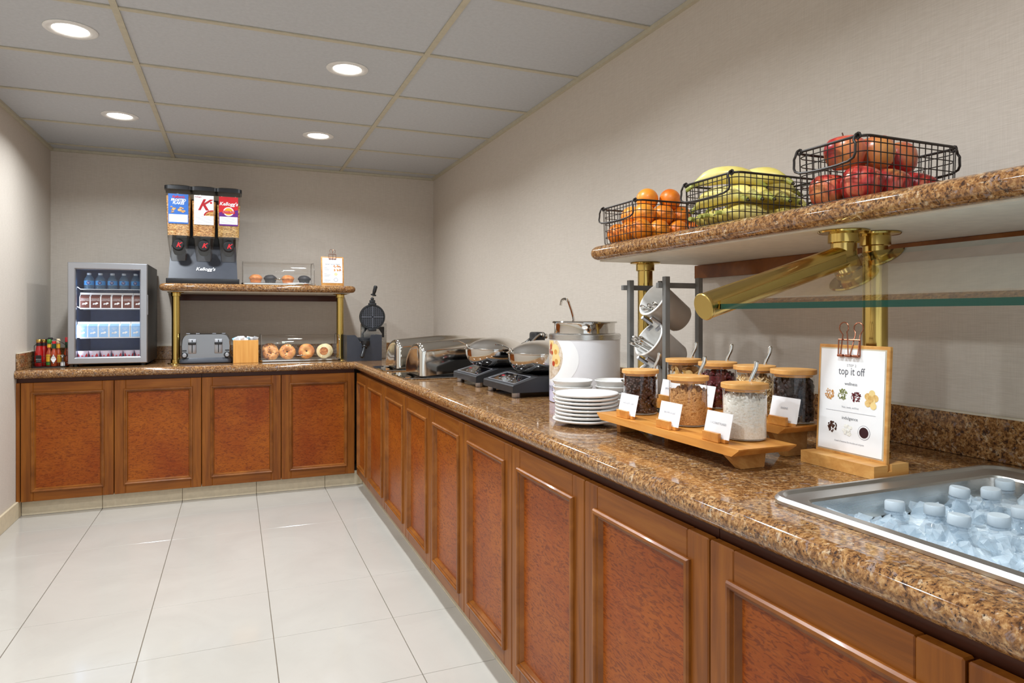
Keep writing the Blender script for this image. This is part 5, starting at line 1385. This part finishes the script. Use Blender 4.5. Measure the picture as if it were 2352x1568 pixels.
stm = MB().lathe([(.0052,.0335),(.0035,.0352),(.001,.0350)], 10, False, True).mesh('stem_end', green_m, 60)
opos = []
for i, x in enumerate((1.198, 1.268, 1.340, 1.408)):
    for j, y in enumerate((1.824, 1.894, 1.964)): opos.append((x+rnd.uniform(-.004,.004), y+rnd.uniform(-.003,.003), .0385))
opos += [(1.232,1.858,.093), (1.230,1.930,.093), (1.304,1.856,.094), (1.303,1.930,.095), (1.376,1.858,.093), (1.374,1.932,.093), (1.268,1.965,.098), (1.268,1.894,.150), (1.340,1.868,.149)]
for x, y, z in opos:
    t = thing('orange', 'ripe orange in the wire basket nearest the far wall', 'orange', (x, y, ZS+z), 0, 'oranges in the basket', rot=(rnd.uniform(0,6), rnd.uniform(0,6), rnd.uniform(0,6)))
    link('peel', osm, t); link('stem_end', stm, t)
# bananas
by = NT('banana_peel'); _tc2 = by.new('ShaderNodeTexCoord'); _sx = by.new('ShaderNodeSeparateXYZ'); by.link(_tc2.outputs['Object'], _sx.inputs[0])
_ab = by.new('ShaderNodeMath', operation='ABSOLUTE'); by.link(_sx.outputs[0], _ab.inputs[0])
_c = by.ramp(by.noise(by.pos((1,1,1), False), 14, 3), [(.35, S(230,208,104)), (.65, S(240,224,140))])
_g = by.new('ShaderNodeMapRange'); _g.inputs[1].default_value = .060; _g.inputs[2].default_value = .092; _g.inputs[3].default_value = 0; _g.inputs[4].default_value = .85; by.link(_ab.outputs[0], _g.inputs[0])
ban_y = by.base(by.mix(_g.outputs[0], _c, S(150,160,62)), .42, coat=.1); ban_t = plain('banana_tip', S(58,50,30), .6); ban_g = plain('banana_stem', S(140,142,62), .6)
def banana(c, yaw, pitch, bend, L=.17, r=.0185, label='yellow-green banana in the middle wire basket', roll=0):
    t = thing('banana', label, 'banana', (c[0], c[1], ZS+c[2]), 0, 'bananas in the basket', rot=(roll, pitch, yaw))
    Rb = L/bend
    ctr = []
    for k in range(15):
        a = -bend/2+bend*k/14; ctr.append((Rb*math.sin(a), 0, Rb*math.cos(a)-Rb))
    rad = [.0045,.006,.010,.0150,.0175,.0185,.0188,.0188,.0186,.0180,.0165,.0135,.0095,.0065,.005]
    m = MB(); m.tube(ctr, [q*r/.0188 for q in rad], 10, up=(0,1,0)); m.build('peel', ban_y, t, 60)
    e0, e1 = Vector(ctr[0]), Vector(ctr[-1]); d0 = (e0-Vector(ctr[1])).normalized(); d1 = (e1-Vector(ctr[-2])).normalized()
    MB().tube([e0-d0*.002, e0+d0*.014], [.0045*r/.0188,.0058], 8).build('stem', ban_g, t, 60); MB().tube([e1-d1*.001, e1+d1*.006], [.005,.003], 8).build('blossom_tip', ban_t, t, 60)
for c, yaw, pitch, bend, L, roll in (
        ((1.232,1.374,.027), .04, 0, .7, .165, PI/2), ((1.372,1.374,.027), -.03, 0, .7, .165, PI/2), ((1.234,1.423,.027), .03, 0, .7, .165, PI/2), ((1.372,1.424,.027), .03, 0, .7, .165, PI/2),
        ((1.232,1.472,.027), -.03, 0, .7, .165, -PI/2), ((1.372,1.472,.027), .0, 0, .7, .165, -PI/2), ((1.236,1.520,.027), .0, 0, .6, .16, -PI/2), ((1.374,1.520,.027), .0, 0, .6, .16, -PI/2),
        ((1.192,1.444,.084), -PI/2+.12, 0, 1.05, .195, .12), ((1.240,1.440,.090), -PI/2+.06, .0, 1.1, .20, .05), ((1.288,1.438,.092), -PI/2-.03, .0, 1.1, .20, 0), ((1.337,1.440,.091), -PI/2+.04, 0, 1.1, .20, -.05), ((1.386,1.442,.088), -PI/2-.06, 0, 1.1, .20, -.1), ((1.428,1.445,.072), -PI/2, 0, 1.0, .18, -.3),
        ((1.230,1.452,.143), -PI/2+.85, .05, 1.3, .21, .15), ((1.300,1.418,.138), -PI/2+.35, .0, 1.3, .20, .1), ((1.372,1.462,.138), -.2+PI, .0, 1.2, .20, .1)):
    banana(c, yaw, pitch, bend, L, .0238, roll=roll)
# apples
ap = NT('apple_skin'); pp = ap.pos((1,1,.25), False); n1 = ap.noise(pp, 34, 3, .6, .6); n2 = ap.noise(ap.pos((1,1,1), False), 9, 2)
c1 = ap.ramp(n1, [(.35, S(158,30,34)), (.52, S(190,58,50)), (.70, S(222,128,92))])
ap_m = ap.base(ap.mix(ap.ramp(n2, [(.51, BLK), (.68, (.8,.8,.8,1))]), c1, S(222,168,86)), .3, coat=.15)
ame = MB().lathe([(.001,-.030),(.010,-.0325),(.022,-.031),(.033,-.021),(.0395,-.004),(.0405,.010),(.037,.022),(.028,.0315),(.016,.0345),(.008,.031),(.001,.025)], 32).mesh('skin', ap_m, 70)
sme = MB().tube([(0,0,.025),(.001,0,.036),(.003,0,.042)], .0013, 6).mesh('stem', plain('brown_stem', S(84,58,34), .7), 60)
for x, y, z, tilt_ in ((1.2095,1.1012,.0355,.3), (1.2085,1.0178,.0355,.25), (1.293,1.1012,.0355,.4), (1.292,1.0178,.0355,.3), (1.377,1.1012,.0355,.4), (1.376,1.0178,.0355,.35), (1.212,1.062,.112,.2), (1.294,1.056,.116,.3), (1.372,1.062,.110,.3)):
    t = thing('apple', 'glossy red and yellow apple in the basket over the sneeze guard', 'apple', (x, y, ZS+z), 0, 'apples in the basket', rot=(tilt_*math.cos(x*40), tilt_*math.sin(y*60), x*70))
    t.scale = (1.03, 1.03, 1.06); link('skin', ame, t); link('stem', sme, t)
